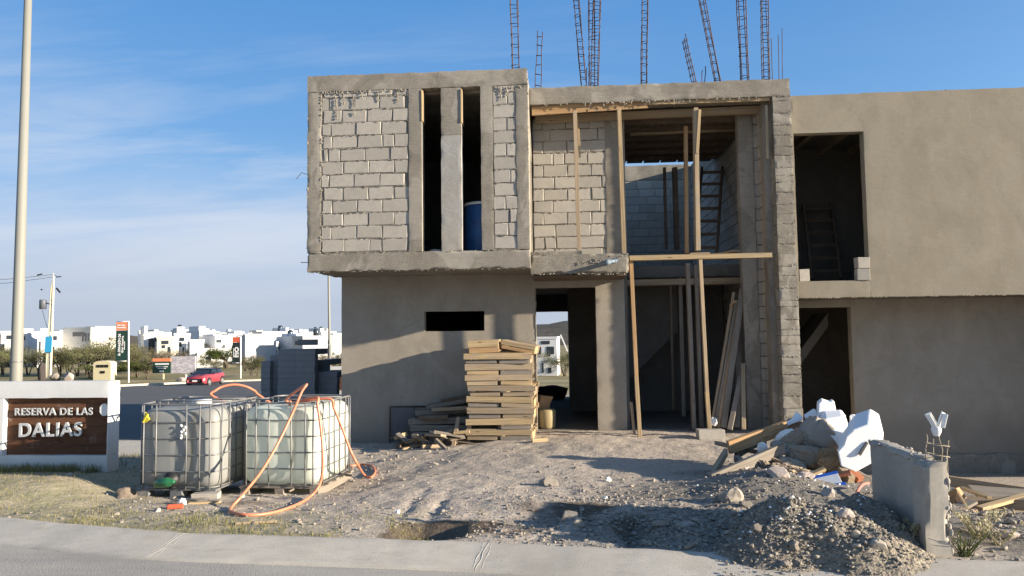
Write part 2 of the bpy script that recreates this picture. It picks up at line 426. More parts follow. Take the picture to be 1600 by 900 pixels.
def kerbm():
    t=NT('kerb_concrete'); p=t.pos(); n=t.ramp(t.noise(p,1.1,5,.66,.5),[(.32,0),(.68,1)]); m=t.noise(t.mapping(p,(1.4,4,1)),3,5,.6); f=t.noise(p,120,3)
    col=t.mix(n,(.36,.33,.28),(.50,.46,.39)); col=t.mix(t.ramp(m,[(.5,0),(.72,.6)]),col,(.36,.325,.265)); col=t.mix(t.ramp(f,[(.32,.5),(.46,0)]),col,(.17,.155,.13))
    sp=t.ramp(t.voro(p,7),[(.02,.7),(.05,0)]); col=t.mix(sp,col,(.12,.1,.08))
    return t.done(col,.88,t.bump(t.math('ADD',f,t.math('MULTIPLY',m,1.5)),.4,.005),0,.2)
M['kerb']=kerbm()
def groundm():
    t=NT('dirt'); p=t.pos()
    n1=t.noise(p,.5,5,.6,.4); n2=t.noise(p,3.2,6,.65,.4); n3=t.noise(p,22,5,.65); f=t.noise(p,110,3,.6)
    col=t.mix(t.ramp(n1,[(.3,0),(.7,1)]),(.37,.315,.255),(.47,.405,.335))
    col=t.mix(t.ramp(n2,[(.42,0),(.7,.8)]),col,(.45,.40,.335))
    col=t.mix(t.ramp(n3,[(.36,.7),(.55,0)]),col,(.265,.225,.185))
    col=t.mix(t.ramp(f,[(.56,0),(.7,.6)]),col,(.5,.46,.4)); col=t.mix(t.ramp(f,[(.3,.5),(.44,0)]),col,(.2,.165,.13))
    gv=t.attr('gravel'); col=t.mix(t.math('MULTIPLY',gv,.95),col,t.mix(t.ramp(n3,[(.35,0),(.65,1)]),(.13,.118,.10),(.24,.218,.185)))
    wet=t.math('MULTIPLY',t.attr('wet'),t.ramp(n3,[(.25,1),(.62,.86)])); col=t.mix(wet,col,(.085,.064,.045))
    gr=t.attr('grass'); gc=t.mix(t.ramp(n2,[(.42,0),(.66,1)]),(.345,.295,.185),(.195,.19,.085)); col=t.mix(t.math('MULTIPLY',gr,t.ramp(n3,[(.3,.35),(.6,.9)])),col,gc)
    fa=t.attr('far'); fc=t.mix(t.ramp(t.noise(p,.09,5,.65),[(.38,0),(.62,1)]),(.33,.265,.15),(.16,.15,.07)); col=t.mix(fa,col,fc)
    h=t.math('ADD',t.math('MULTIPLY',n3,1.2),t.math('ADD',t.math('MULTIPLY',f,.35),t.math('MULTIPLY',t.voro(p,30),.2)))
    return t.done(col,.95,t.bump(h,.6,.02),0,.1)
M['ground']=groundm()
def heapm():
    t=NT('heap_dirt'); p=t.pos(); n=t.noise(p,3,5,.65,.5); m_=t.noise(p,26,5,.7); f=t.noise(p,120,3,.6)
    col=t.mix(t.ramp(n,[(.38,0),(.62,1)]),(.25,.226,.19),(.36,.31,.235)); col=t.mix(t.ramp(m_,[(.35,.75),(.55,0)]),col,(.12,.107,.09)); col=t.mix(t.ramp(f,[(.56,0),(.68,.7)]),col,(.40,.37,.32)); col=t.mix(t.ramp(f,[(.32,.6),(.45,0)]),col,(.09,.08,.07))
    return t.done(col,.95,t.bump(t.math('ADD',m_,t.math('ADD',t.math('MULTIPLY',f,.4),t.math('MULTIPLY',t.voro(p,38),.6))),1.0,.03),0,.1)
M['heap']=heapm()
def hillm():
    t=NT('scrub_hill'); p=t.pos(); n=t.noise(p,.035,6,.7); f=t.noise(p,.25,4,.7)
    col=t.mix(t.ramp(n,[(.35,0),(.65,1)]),(.09,.078,.06),(.15,.125,.095)); col=t.mix(t.ramp(f,[(.4,.7),(.6,0)]),col,(.05,.05,.042)); return t.done(col,.95,None,0,.1)
M['hill']=hillm()
# ------------------------------------------------------------------ terrain
KERB=[(-60,26),(-30,15.5),(-16,10.2),(-10,8.0),(-7,6.98),(-5.05,6.38),(-3.18,5.90),(-0.67,5.70),(0.51,5.53),(3.05,5.30),(6,5.1),(12,4.8),(60,3.5)]
def kerbY(x):
    for a,b in zip(KERB,KERB[1:]):
        if x<=b[0] or b is KERB[-1]:
            return a[1]+(b[1]-a[1])*(x-a[0])/(b[0]-a[0])
def gs(x,y,cx,cy,sx,sy): return math.exp(-((x-cx)/sx)**2-((y-cy)/sy)**2)
def zfar(X,Y):
    z=0
    if Y>12: z=-.042*(min(Y,60)-12)
    if Y>60: z-=.004*(min(Y,400)-60)
    z-=2.5*sst(55,112,Y)*sst(-30,-8,X)
    return z
def gz(X,Y,fine=True):
    s=Y-kerbY(X)
    if s<0: return -.35
    zt=-.16+.19*sst(-3.2,-.2,X)
    t=sst(6.0,9.4 if X<-2.6 else (9.4+2.4*sst(-2.6,-1.2,X)),Y)
    z=.065*(1-t)+zt*t
    z+=.20*sst(-4.6,-5.9,X)*sst(6.6,8.0,Y)*(1-sst(9.6,12,Y))
    if Y>12.75: z=zt*(1-sst(12.75,20,Y))+zfar(X,Y)
    rt=sst(3.3,3.9,X)*sst(6.0,11.2,Y)*(1-sst(16,30,Y)); z-=.78*rt
    if -3.8<X<3.3 and 12.9<Y<19.4: z=min(z,-.18)
    if fine and Y<14 and -12<X<12:
        p=V((X,Y,0)); k=min(1,s/.25)
        z+=k*(noise.noise(p*1.1)*.025+noise.noise(p*3.7+V((9,1,3)))*.016+noise.noise(p*11)*.008+noise.noise(p*27)*.004)
        r=.6+.8*max(0,noise.noise(p*2.2+V((3,3,1)))+.4)
        z+=r*.11*gs(X,Y,.85,5.95,.45,.3)
        z+=.16*gs(X,Y,2.75,8.95,.4,.3)+.16*gs(X,Y,2.0,7.9,.6,.7)
        rub=gs(X,Y,.9,6.15,.9,.5)+gs(X,Y,1.9,6.6,1.0,.8)
        z+=min(1,rub)*.035*max(0,noise.noise(p*14))+min(1,rub)*.02*noise.noise(p*33)
        z-=.10*math.exp(-((X+1.14)/.27)**4-((Y-6.14)/.24)**4)+.13*gs(X,Y,.50,6.05,.13,.33)+.05*gs(X,Y,-.1,6.55,.5,.3)
        z+=.06*gs(X,Y,.02,6.3,.1,.12)+.05*gs(X,Y,.28,6.35,.1,.2)
        # wheel ruts leading to the kerb
        z-=.022*(gs(X,Y,-1.5,7.1,.05,.6)+gs(X,Y,-1.22,7.1,.05,.6))
    return z
def mz(x,y):
    if not (.2<x<2.9 and 4.6<y<7.6): return -9
    p=V((x,y,0)); s=y-kerbY(x)
    base=.05 if s>0 else max(-.02,.075+.12*s)
    w=p+.12*noise.noise_vector(p*2.3)
    h=.45*math.exp(-((w.x-1.60)/.40)**2)*math.exp(-((w.y-5.56)/(.22 if w.y<5.56 else .8))**2)
    h+=.20*gs(w.x,w.y,2.15,5.62,.3,.32)+.05*gs(w.x,w.y,1.0,5.78,.3,.2)+.14*gs(w.x,w.y,1.95,5.3,.4,.17)+.04*gs(w.x,w.y,.7,5.85,.4,.2)+.30*gs(w.x,w.y,2.38,6.35,.26,.55)+.14*gs(w.x,w.y,2.42,5.8,.2,.35)
    h*=1+.35*noise.noise(p*3.1+V((5,0,2)))
    m=min(1,h/.12)
    return base-.07+h+m*(.030*noise.noise(p*9)+.016*noise.noise(p*21)+.010*noise.noise(p*47))
def surf(x,y,fine=True): return max(gz(x,y,fine),mz(x,y))
def PT(px,py):
    t=5.0; d=ray(px,py)
    for k in range(4000):
        p=CAM+d*t
        if p.z<surf(p.x,p.y,False): return p
        t+=.02 if t<30 else .1
    return CAM+d*t
def grid_lines(lo,hi,step,outs):
    L=[]; x=lo
    while x<hi: L.append(x); x+=step
    return sorted(set(outs+L))
xs=grid_lines(-6.2,4.2,.034,[-900,-600,-400,-300,-220,-160,-120,-95,-75,-60,-50,-42,-36,-30,-26,-22,-19,-16.5,-14.5,-13,-11.8,-10.8,-9.8,-9,-8.3,-7.7,-7.1,-6.6,4.4,4.7,5.1,5.6,6.2,7,8,9,10,12,14,17,20,25,30,40,60,90,140,250,500,900])
ys=grid_lines(5.2,9.2,.030,[-60,-30,-15,-5,0,2.5,4,4.6]+[9.25+.06*i for i in range(66)]+[13.3,13.6,14,14.5,15,16,17,18,19.3,19.6,21,23,26,29,33,37,41,45,50,55,58,60,65,72,80,90,100,112,125,145,170,200,250,320,400,520,700,1000,1500])
mb=MB(); at={'wet':[],'grass':[],'gravel':[],'far':[]}
m=len(ys)
for X in xs:
    for Y in ys:
        mb.v.append(V((X,Y,gz(X,Y))))
        p=V((X,Y,0)); nn=noise.noise(p*2.6); nf=noise.noise(p*6.5)
        w=0;g=0;gr=0
        if Y<14 and -12<X<6:
            w=2.4*math.exp(-((X+1.14)/.32)**4-((Y-6.16)/.27)**4)+.9*gs(X,Y,-.6,6.25,.35,.25)+1.5*math.exp(-((X-.05)/.42)**2-((Y-6.98)/.17)**2)+.6*gs(X,Y,.1,6.55,.4,.25)+.4*gs(X,Y,.52,6.2,.2,.4)+.6*gs(X,Y,-3.9,7.5,.8,.25)
            w=min(1,max(0,1.5*w*(1.1+1.3*nn+.7*nf)-.2))
            g=1.5*gs(X,Y,1.7,6.0,.95,.6)+1.5*gs(X,Y,2.3,7.5,.75,1.0)+gs(X,Y,.9,7.4,.8,.7)*.6+gs(X,Y,2.2,8,1,1.2)+gs(X,Y,.8,6.1,.7,.4)+sst(2.9,3.2,X)*.8  # gravel mask; its patch behind the low wall also darkens for wall shade
            g=min(1,max(0,g*(1+nn)))
            s=Y-kerbY(X)
            gr=sst(-.9,-3.2,X+.6*nn)*(1-sst(.35,1.5,s+.5*nn+.2*nf))+sst(-4.2,-5.2,X)*(1-sst(2.2,3.4,s))*.9
            gr=min(1,max(0,gr))
        if X<-6.5: gr=max(gr,.7)
        at['wet'].append(w);at['gravel'].append(g);at['grass'].append(gr);at['far'].append(sst(20,40,Y))
for i in range(len(xs)-1):
    for j in range(m-1):
        a=i*m+j; f=(a,a+m,a+m+1,a+1)
        mb.f.append(f); mb.m.append(0); mb.uv.append([(0,0)]*4)
ground=mb.build('ground',M['ground'],smooth=True); tag(ground,'dusty tan building-site dirt with pale dry fields beyond','ground',None,'structure')
for k,vals in at.items():
    a=ground.data.attributes.new(k,'FLOAT','POINT'); a.data.foreach_set('value',vals)
# kerb -------------------------------------------------------------
def kerbpts():
    L=[]
    for a,b in zip(KERB[2:],KERB[3:]):
        n=max(2,int((b[0]-a[0])/.06)) if -8<a[0]<8 else 6
        for i in range(n):
            t=i/n; L.append(V((a[0]+(b[0]-a[0])*t,a[1]+(b[1]-a[1])*t,0)))
    L.append(V((*KERB[-1],0)))
    # soften the corners
    for _ in range(40):
        L=[L[0]]+[(L[i-1]+L[i]*2+L[i+1])/4 for i in range(1,len(L)-1)]+[L[-1]]
    return L
kp=kerbpts()
PROF=[(-.12,-.25),(-.10,.06),(-.05,.078),(0,.084),(.05,.078),(.15,.056),(.26,.036),(.36,.019),(.435,.010),(.45,-.06)]
JX=[-3.12,-.58,4.4]
mb=MB(); rows=[]
for i,p in enumerate(kp):
    t=(kp[min(i+1,len(kp)-1)]-kp[max(i-1,0)]).normalized(); n=V((t.y,-t.x,0))
    row=[]
    for d,z in PROF:
        q=p+n*d; q.z=z+ (noise.noise(V((q.x*2.2,q.y*2.2,1)))*.006+noise.noise(V((q.x*9,q.y*9,4)))*.003 if z>0 else 0)
        if d<=0 and z>0: q+=n*(noise.noise(V((p.x*5,p.y*5,7)))*.018)
        row.append(q)
    rows.append(row)
n=len(PROF); vs=[q for r in rows for q in r]
mb.add(vs,[(i*n+k,i*n+k+1,(i+1)*n+k+1,(i+1)*n+k) for i in range(len(rows)-1) for k in range(n-1)])
for jx in JX:
    p=min(kp,key=lambda q:abs(q.x-jx)); i=kp.index(p); t=(kp[i+1]-kp[i-1]).normalized(); nn=V((t.y,-t.x,0))
    for off,h in ((-.03,.0005),(.0,.0012),(.034,.0004)):
        pts=[]
        for k in range(15):
            d=-.03+.45*k/14; a=[q for q in zip(PROF,PROF[1:]) if q[0][0]<=d<=q[1][0]][0]; z=a[0][1]+(a[1][1]-a[0][1])*(d-a[0][0])/(a[1][0]-a[0][0]); q=p+t*(off+.005*math.sin(k*.9+off*90))+nn*d
            pts.append(V((q.x,q.y,z+noise.noise(V((q.x*2.2,q.y*2.2,1)))*.006+noise.noise(V((q.x*9,q.y*9,4)))*.003+h-.004)))
        mb.tube(pts,.005,6)
tag(mb.build('kerb',M['kerb'],smooth=True),'pale sloping concrete kerb along the road','kerb',None,'structure')
# front road
mb=MB(); vs=[];fs=[]
for i,r in enumerate(rows[::2]):
    q=r[8]
    for k,yy in enumerate((0,.25,.5,1,2,4,8,20,60)):
        vs.append(V((q.x,q.y+.06-yy,.002+ (noise.noise(V((q.x*1.3,yy*1.7,2)))*.004 if 0<yy<8 else 0))))
n=9; nr=len(rows[::2])
mb.add(vs,[(i*n+k,i*n+k+1,(i+1)*n+k+1,(i+1)*n+k) for i in range(nr-1) for k in range(n-1)])
tag(mb.build('road',M['asphalt'],smooth=True),'dusty grey asphalt road in front of the kerb','road',None,'structure')
# road behind
FK=[PT(-500,628),PT(-200,620),PT(60,610),PT(165,606),PT(200,604),PT(290,600),PT(405,595.5)]
FK=[V((p.x,p.y,0)) for p in FK]; FK.append(FK[-1]+(FK[-1]-FK[-2])*2.2)
def fky(x):
    for a,b in zip(FK,FK[1:]):
        if x<=b.x or b is FK[-1]: return a.y+(b.y-a.y)*(x-a.x)/(b.x-a.x)
mb=MB(); vs=[];X0=-40.0;NX=60;NYY=40
for i in range(NX+1):
    x=X0+(-4.45-X0)*i/NX; yf=fky(x); yn=12.5 if x>-13 else 12.5+(-13-x)*.12
    for j in range(NYY+1):
        y=yn+(yf-yn)*j/NYY; vs.append(V((x,y,gz(x,y,False)+.03)))
mb.add(vs,[(i*(NYY+1)+j,(i+1)*(NYY+1)+j,(i+1)*(NYY+1)+j+1,i*(NYY+1)+j+1) for i in range(NX) for j in range(NYY)])
tag(mb.build('side_road',M['asphalt_far'],smooth=True),'grey asphalt side road curving behind the sign wall','road',None,'structure')
mb=MB()
fk2=smoothpts(FK,8)
for a,b in zip(fk2,fk2[1:]):
    mb.beam((a.x,a.y,gz(a.x,a.y,False)+.06),(b.x,b.y,gz(b.x,b.y,False)+.06),.45,.22)
tag(mb.build('far_kerb',M['kerb']),'pale kerb along the far edge of the side road','kerb',None,'structure')
mb=MB()
mb.rbox(-9,-4.75,10.3,12.2,-.35,-.03,.2,.01,.02)
tag(mb.build('pavement',M['kerb'],smooth=True),'pale concrete pavement slab behind the tanks','pavement',None,'structure')
# hills
mb=MB()
def hill(az0,az1,dist,base,fn,n=120):
    vs=[]
    for i in range(n+1):
        a=R(az0+(az1-az0)*i/n); h=fn(az0+(az1-az0)*i/n)
        for k,(dd,hh) in enumerate(((0,0),(60,.35),(120,.65),(190,.88),(260,1),(420,.9))):
            d=dist+dd; vs.append(V((math.sin(a)*d,math.cos(a)*d,base+h*hh+ (noise.noise(V((a*60,dd*.03,3)))*2.0+noise.noise(V((a*300,dd*.1,5)))*.9 if hh>0 else 0))))
    m=6; mb.add(vs,[(i*m+k,(i+1)*m+k,(i+1)*m+k+1,i*m+k+1) for i in range(n) for k in range(m-1)])
hill(-75,75,520,-12,lambda a:15.5+6*gs(a,0,-37,0,6,1)+1.5*gs(a,0,-31,0,4,1)+4*gs(a,0,-12,0,10,1)+12*gs(a,0,0,0,7,1)+3*math.sin(a*.5))
tag(mb.build('hills',M['hill'],smooth=True),'low brown scrub hills on the horizon','hill',None,'structure')
# ------------------------------------------------------------------ the unfinished house
F=11.5; LD=11.68; FN=12.13; G=12.75; RB=16.5; RW=19.5
house=thing('unfinished_house','two-storey grey block house shell under construction with projecting upper box','house',(0,12.75,0))
def hp(name,mat,fn,smooth=True,label=None):
    mb=MB(); fn(mb); o=mb.build(name,mat,house,smooth)
    if label: o['label']=label
    return o
def f_box(mb):      # cast frame of the projecting box
    T=.22
    mb.rbox(-4.09,-.52,F,F+T,5.63,5.90,.07,.003,.012)                 # top beam
    mb.rbox(-4.08,-.515,F,F+T,2.71,3.0,.05,.003,.02)                # bottom beam
    mb.rbox(-4.09,-3.86,F+.003,F+T,3.0,5.63,.07,.003,.014)            # corner column
    mb.rbox(-2.43,-2.22,F+.002,F+T,3.0,5.63,.07,.002,.005)
    mb.rbox(-1.27,-1.08,F+.002,F+T,3.0,5.63,.07,.002,.005)
    mb.rbox(-.71,-.515,F+.002,F+T,3.0,5.63,.07,.002,.006)
    mb.crumbs((-4.05,F+.01,2.70),(-.55,F+.01,2.70),70,.003,.012,(.01,.012,.004),11,(1.3,.7,.8))
    mb.crumbs((-3.84,F-.002,5.61),(-2.44,F-.002,5.61),60,.005,.015,(.01,.004,.014),12,(1,.5,1.3))
    mb.crumbs((-1.1,F-.002,5.60),(-.55,F-.002,5.60),24,.005,.015,(.01,.004,.014),13,(1,.5,1.3))
    for x,l in ((-3.62,.42),(-3.33,.36),(-2.93,.22),(-3.5,.18),(-2.62,.2),(-.95,.2),(-.85,.16),(-3.2,.12)):
        mb.crumbs((x,F-.003,5.6),(x+.015,F-.003,5.6-l),int(l*70),.006,.014,(.008,.003,.01),int(-x*100),(1,.5,1.6))
    mb.crumbs((-4.08,F+.01,3.1),(-4.08,F+.01,5.5),18,.008,.02,(.008,.02,.01),14,(.6,1,1.5))
    mb.crumbs((-3.85,F-.001,3.0),(-3.85,F-.001,5.6),50,.004,.013,(.018,.003,.01),15,(1,.5,1.4))
    mb.crumbs((-3.8,F-.001,2.995),(-.7,F-.001,2.995),50,.004,.011,(.01,.003,.006),16,(1.4,.5,.8))
hp('box_frame',M['concrete'],f_box)
def mblobs(mb,x0,x1,z0,n,seed,yy):
    g=random.Random(seed)
    for k in range(n):
        z=z0-.007+.21*k
        for i in range(int((x1-x0)*16)):
            x=g.uniform(x0,x1); mb.rock((x,yy+g.uniform(-.002,.004),z+g.uniform(-.006,.006)),g.uniform(.006,.014),seed*999+k*50+i,1,(g.uniform(1,3.2),.45,.7),.5,2)
for a_ in ((-3.84,-2.44,3.02,13,3,F+.004),(-1.07,-.72,3.02,13,4,F+.004),(-.48,.75,2.94,12,5,G-.006)): hp('mortar_drips',M['mortar'],lambda mb:mblobs(mb,*a_))['kind']='stuff'
hp('mullion',M['limewash'],lambda mb:(mb.rbox(-1.91,-1.58,F+.01,F+.2,3.0,4.86,.06,.003,.008)),True,'chalky pale concrete mullion between the two slit windows')
hp('mullion',M['concrete'],lambda mb:(mb.rbox(-1.91,-1.58,F+.006,F+.2,4.86,5.63,.06,.003,.008)))
def f_mort(mb):
    mb.rbox(-3.87,-2.42,F+.022,F+.2,2.98,5.65,.05,.009,0)
    mb.rbox(-1.09,-.70,F+.022,F+.2,2.98,5.65,.05,.009,0)
hp('mortar_bed',M['mortar'],lambda mb:mb.rbox(-3.87,-2.42,F+.022,F+.2,2.98,5.65,.05,.009,0)); hp('mortar_bed',M['mortar'],lambda mb:mb.rbox(-1.09,-.70,F+.022,F+.2,2.98,5.65,.05,.009,0))
def f_blk(mb):
    mb.blocks((-3.86,F+.012,3.02),(1,0,0),(0,-1,0),1.44,2.6,3,ragged=.05,jit=.010)
    mb.blocks((-1.075,F+.012,3.02),(1,0,0),(0,-1,0),.37,2.6,4,bl=.55,ragged=.012,jit=.010)
hp('block_wall',M['block'],lambda mb:mb.blocks((-3.86,F+.012,3.02),(1,0,0),(0,-1,0),1.44,2.6,3,ragged=.05,jit=.010),False); hp('block_wall',M['block'],lambda mb:mb.blocks((-1.075,F+.012,3.02),(1,0,0),(0,-1,0),.37,2.6,4,bl=.55,ragged=.012,jit=.010),False)
def f_boxsides(mb):
    mb.rbox(-.70,-.52,F+.22,G+.2,3.0,5.86,.09,.006,.02)              # right cheek, sunlit
    mb.rbox(-4.09,-3.89,F+.22,RB,2.95,5.6,.15,.006,.02)
    mb.rbox(-4.07,-.53,F+.22,RB,5.6,5.87,.15,.006,.02)               # roof of the box
    mb.rbox(-4.06,-.53,F+.2,G+.1,2.72,2.96,.09,.008,.02)             # its floor and soffit
    mb.crumbs((-.515,F+.03,3.0),(-.515,F+.03,5.85),30,.006,.018,(.006,.02,.01),18,(.5,1,1.4))
hp('box_side',M['concrete'],f_boxsides)
for x,z0,z1 in ((-2.20,5.1,5.6),(-1.565,5.05,5.6)): hp('reveal_board',M['wood_new'],lambda mb:mb.box(x-.02,x-.002,F-.006,F+.2,z0,z1,0,.003),False)
# ledge right of the box
def f_ledge(mb):
    mb.rbox(-.51,1.03,LD,G,2.62,2.93,.05,.008,.04)
    mb.rbox(-.51,.3,LD+.01,G,2.92,2.985,.06,.01,.03)
    mb.crumbs((-.5,LD+.01,2.62),(1.02,LD+.01,2.60),70,.004,.016,(.006,.03,.01),21,(1.3,.8,.8))
    mb.crumbs((.2,LD,2.75),(1.0,LD,2.9),40,.005,.013,(.02,.008,.04),22)
hp('ledge_slab',M['rough_conc'],f_ledge)
hp('soffit_form',M['wood_dark'],lambda mb:mb.box(-.5,1.0,LD+.12,G-.02,2.585,2.61,0,.004),False)
# ground floor front wall
def f_gw(mb):
    y0,y1=G,G+.17
    mb.rbox(-3.9,-2.43,y0,y1,-.3,2.74,.1,.003,0)
    mb.rbox(-2.43,-1.38,y0,y1,2.09,2.74,.1,.003,0)
    mb.rbox(-2.43,-1.38,y0,y1,-.3,1.745,.1,.003,0)
    mb.rbox(-1.38,-.52,y0,y1,-.3,2.74,.1,.003,0); mb.rbox(-.52,-.49,y0,y1,-.3,2.63,.1,.003,0)
    mb.rbox(-.49,.545,y0,y1,2.47,2.62,.1,.003,0)
    mb.rbox(.545,1.04,y0,y1,-.3,2.60,.1,.003,.006)
hp('front_wall',M['plaster'],f_gw)
hp('door_lip',M['rough_conc'],lambda mb:(mb.crumbs((-.49,G-.004,0),(-.49,G-.004,2.44),60,.004,.012,(.004,.01,.01),23,(.7,.8,1.6)),mb.rbox(-.497,-.482,G-.008,G+.16,-.1,2.46,.06,.004,.01)))
# upper wall right of the box
def f_uw(mb):
    mb.rbox(-.5,.9,G+.012,G+.16,2.9,5.45,.06,.008,0)
hp('mortar_bed',M['mortar'],f_uw)
hp('block_wall',M['block'],lambda mb:mb.blocks((-.5,G,2.94),(1,0,0),(0,-1,0),1.28,2.5,9,jit=.009,ragged=.015),False)
hp('column',M['concrete'],lambda mb:mb.rbox(.76,1.1,G-.012,G+.2,2.93,5.45,.07,.003,.006))
# main roof
def f_roof(mb):
    mb.rbox(-.53,3.745,FN,FN+.2,5.50,5.79,.06,.004,.015)
    mb.rbox(-.53,3.7,FN+.2,RB,5.52,5.76,.2,.006,.01)
    for i in range(60):
        x=rnd.uniform(-.3,3.4); mb.crumbs((x,FN+.004,5.5),(x,FN+.002,5.5-rnd.uniform(.01,.07)),rnd.randint(2,5),.004,.010,(.012,.002,.008),i+300,(1.2,.5,1.3))
hp('roof_slab',M['concrete'],f_roof)
# fin wall of board-marked concrete, party wall behind it
def f_fin(mb):
    z=-.2; k=0; g=random.Random(5)
    while z<5.5:
        h=min(g.choice((.1,.14,.16,.2)),5.5-z); dx=g.uniform(-.003,.003); dy=g.uniform(-.003,.003)
        mb.rbox(3.46+dx,3.755+dx,FN+dy,FN+.24,z,z+h-.001,.05,.003,.010,'',0,k)
        if g.random()<.4: mb.crumbs((3.5,FN+.002,z+h),(3.74,FN+.002,z+h),26,.004,.012,(.01,.002,.012),k+60,(1,.5,.8))
        z+=h; k+=1
    mb.crumbs((3.75,FN+.01,0),(3.75,FN+.01,5.5),40,.004,.012,(.004,.01,.02),99,(.6,.8,1.5))
hp('fin_wall',M['rough_conc'],f_fin)
def f_party(mb):
    mb.rbox(3.36,3.52,FN+.24,FN+.5,-.2,5.5,.08,.006,.01)
    mb.rbox(3.40,3.52,FN+.5,RW+.2,-.2,5.5,.2,.005,0)
    mb.rbox(3.39,3.52,RB,RW+.2,5.5,6.05,.2,.005,0)
    mb.rbox(3.33,3.52,FN+1.1,FN+1.5,-.2,5.5,.08,.006,.012)
hp('party_wall',M['concrete'],f_party)
hp('block_wall',M['block'],lambda mb:mb.blocks((3.375,FN+1.1,.0),(0,-1,0),(-1,0,0),.6,5.4,31,bl=.6,jit=.006),False); hp('block_wall',M['block'],lambda mb:mb.blocks((3.385,RW,.0),(0,-1,0),(-1,0,0),RW-FN-1.5,5.4,32),False)
# return wall beside the opening, facing the road
hp('return_wall',M['concrete'],lambda mb:mb.rbox(PY(1156,300,G+.06).x,PY(1179,300,G+.06).x,G+.06,G+.26,-.2,5.5,.08,.003,.006))
hp('return_wall',M['concrete'],lambda mb:mb.rbox(PY(1197,300,G+.06).x,3.47,G+.075,G+.26,-.2,5.5,.08,.003,.0))
hp('mortar_bed',M['mortar'],lambda mb:mb.rbox(PY(1178,300,G+.06).x,PY(1198,300,G+.06).x,G+.10,G+.26,-.2,5.5,.06,.006,0))
hp('block_wall',M['block'],lambda mb:mb.blocks((PY(1179,300,G+.06).x,G+.085,.0),(1,0,0),(0,-1,0),PY(1197,300,G+.06).x-PY(1179,300,G+.06).x,5.45,77,bl=.6,jit=.008,ragged=.012),False)
# interior
def f_int(mb):
    mb.rbox(-3.9,-3.7,G+.17,RW,-.3,2.7,.3,.004,0)                    # left outer wall
    mb.rbox(-1.22,-1.1,G+.17,RW,-.2,2.7,.3,.004,0)                    # hall left
    mb.rbox(.98,1.1,G+.17,15.9,-.2,2.7,.3,.004,0)                     # hall right
    mb.rbox(.10,.3,15.9,RW,-.2,2.7,.3,.004,0)
    mb.rbox(.3,3.35,15.9,16.05,-.2,2.7,.3,.004,0)                     # rear of right bay
    mb.rbox(-3.7,-1.05,RW,RW+.18,-.3,2.7,.3,.004,0)
    mb.rbox(-1.05,.10,RW,RW+.18,2.27,2.76,.2,.004,0)
    mb.rbox(.10,3.4,RW,RW+.18,-.3,2.95,.3,.004,0)
    mb.rbox(-3.95,1.1,G+.02,RW+.2,2.72,2.94,.3,.004,0)                # upper floor slab
    mb.rbox(1.1,3.33,13.9,RW+.2,2.70,2.92,.15,.006,.01)
    mb.rbox(-.62,-.5,G+.2,RB,2.95,5.5,.3,.004,0)
    mb.rbox(-3.9,-.6,RB-.15,RB,2.95,5.6,.3,.004,0)
    mb.rbox(-.5,1.0,15.2,15.35,2.95,5.5,.3,.004,0)                    # behind the upper wall
    mb.rbox(.92,1.06,G+.2,15.2,2.95,5.5,.2,.004,0)
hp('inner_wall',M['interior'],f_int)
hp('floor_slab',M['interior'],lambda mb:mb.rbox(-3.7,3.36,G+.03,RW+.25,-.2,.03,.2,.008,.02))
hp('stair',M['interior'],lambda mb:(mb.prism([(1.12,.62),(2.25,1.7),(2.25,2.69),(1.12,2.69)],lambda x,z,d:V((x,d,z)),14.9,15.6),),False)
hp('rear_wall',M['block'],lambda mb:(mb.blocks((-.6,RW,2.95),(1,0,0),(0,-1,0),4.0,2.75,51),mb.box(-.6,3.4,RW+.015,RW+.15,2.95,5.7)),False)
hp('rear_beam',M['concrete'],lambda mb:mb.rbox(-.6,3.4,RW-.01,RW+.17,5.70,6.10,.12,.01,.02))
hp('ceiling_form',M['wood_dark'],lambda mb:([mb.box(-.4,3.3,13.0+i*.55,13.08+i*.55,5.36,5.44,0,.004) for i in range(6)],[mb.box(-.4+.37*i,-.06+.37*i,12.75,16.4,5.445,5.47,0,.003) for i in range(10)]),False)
hp('wall_stub_bar',M['rust'],lambda mb:mb.tube([(-4.0,F+.1,4.27),(-4.2,F+.05,4.33),(-4.28,F+.04,4.22)],.005,5),False); hp('wall_stub_bar',M['rust'],lambda mb:mb.tube([(-4.05,F+.1,2.87),(-4.22,F+.1,2.875)],.006,5),False)
# ------------------------------------------------------------------ neighbouring house
nb=thing('neighbouring_house','smooth tan rendered house shell with one tall upper opening right of the block house','house',(6,12.8,0))
def np_(name,mat,fn,smooth=True):
    mb=MB(); fn(mb); return mb.build(name,mat,nb,smooth)
NU=12.27; NL=13.45; NX1=11.0
def f_nu(mb):
    y0,y1=NU,NU+.17
    mb.rbox(3.77,3.815,y0,y1,2.2,5.54,.1,.003,.004)
    mb.rbox(3.815,4.93,y0,y1,4.91,5.54,.1,.002,0)
    mb.rbox(3.815,4.93,y0,y1,2.2,2.47,.08,.003,.006)
    mb.rbox(4.93,NX1,y0,y1,2.2,5.55,.12,.002,.004)
    mb.crumbs((3.9,NU+.006,2.195),(9,NU+.006,2.195),130,.004,.013,(.01,.01,.004),71,(1.5,.8,.7))
    mb.crumbs((5,NU+.05,5.55),(9,NU+.05,5.55),50,.006,.016,(.02,.05,.004),72,(1.5,.8,.7))
np_('upper_wall',M['plaster_tan'],f_nu)
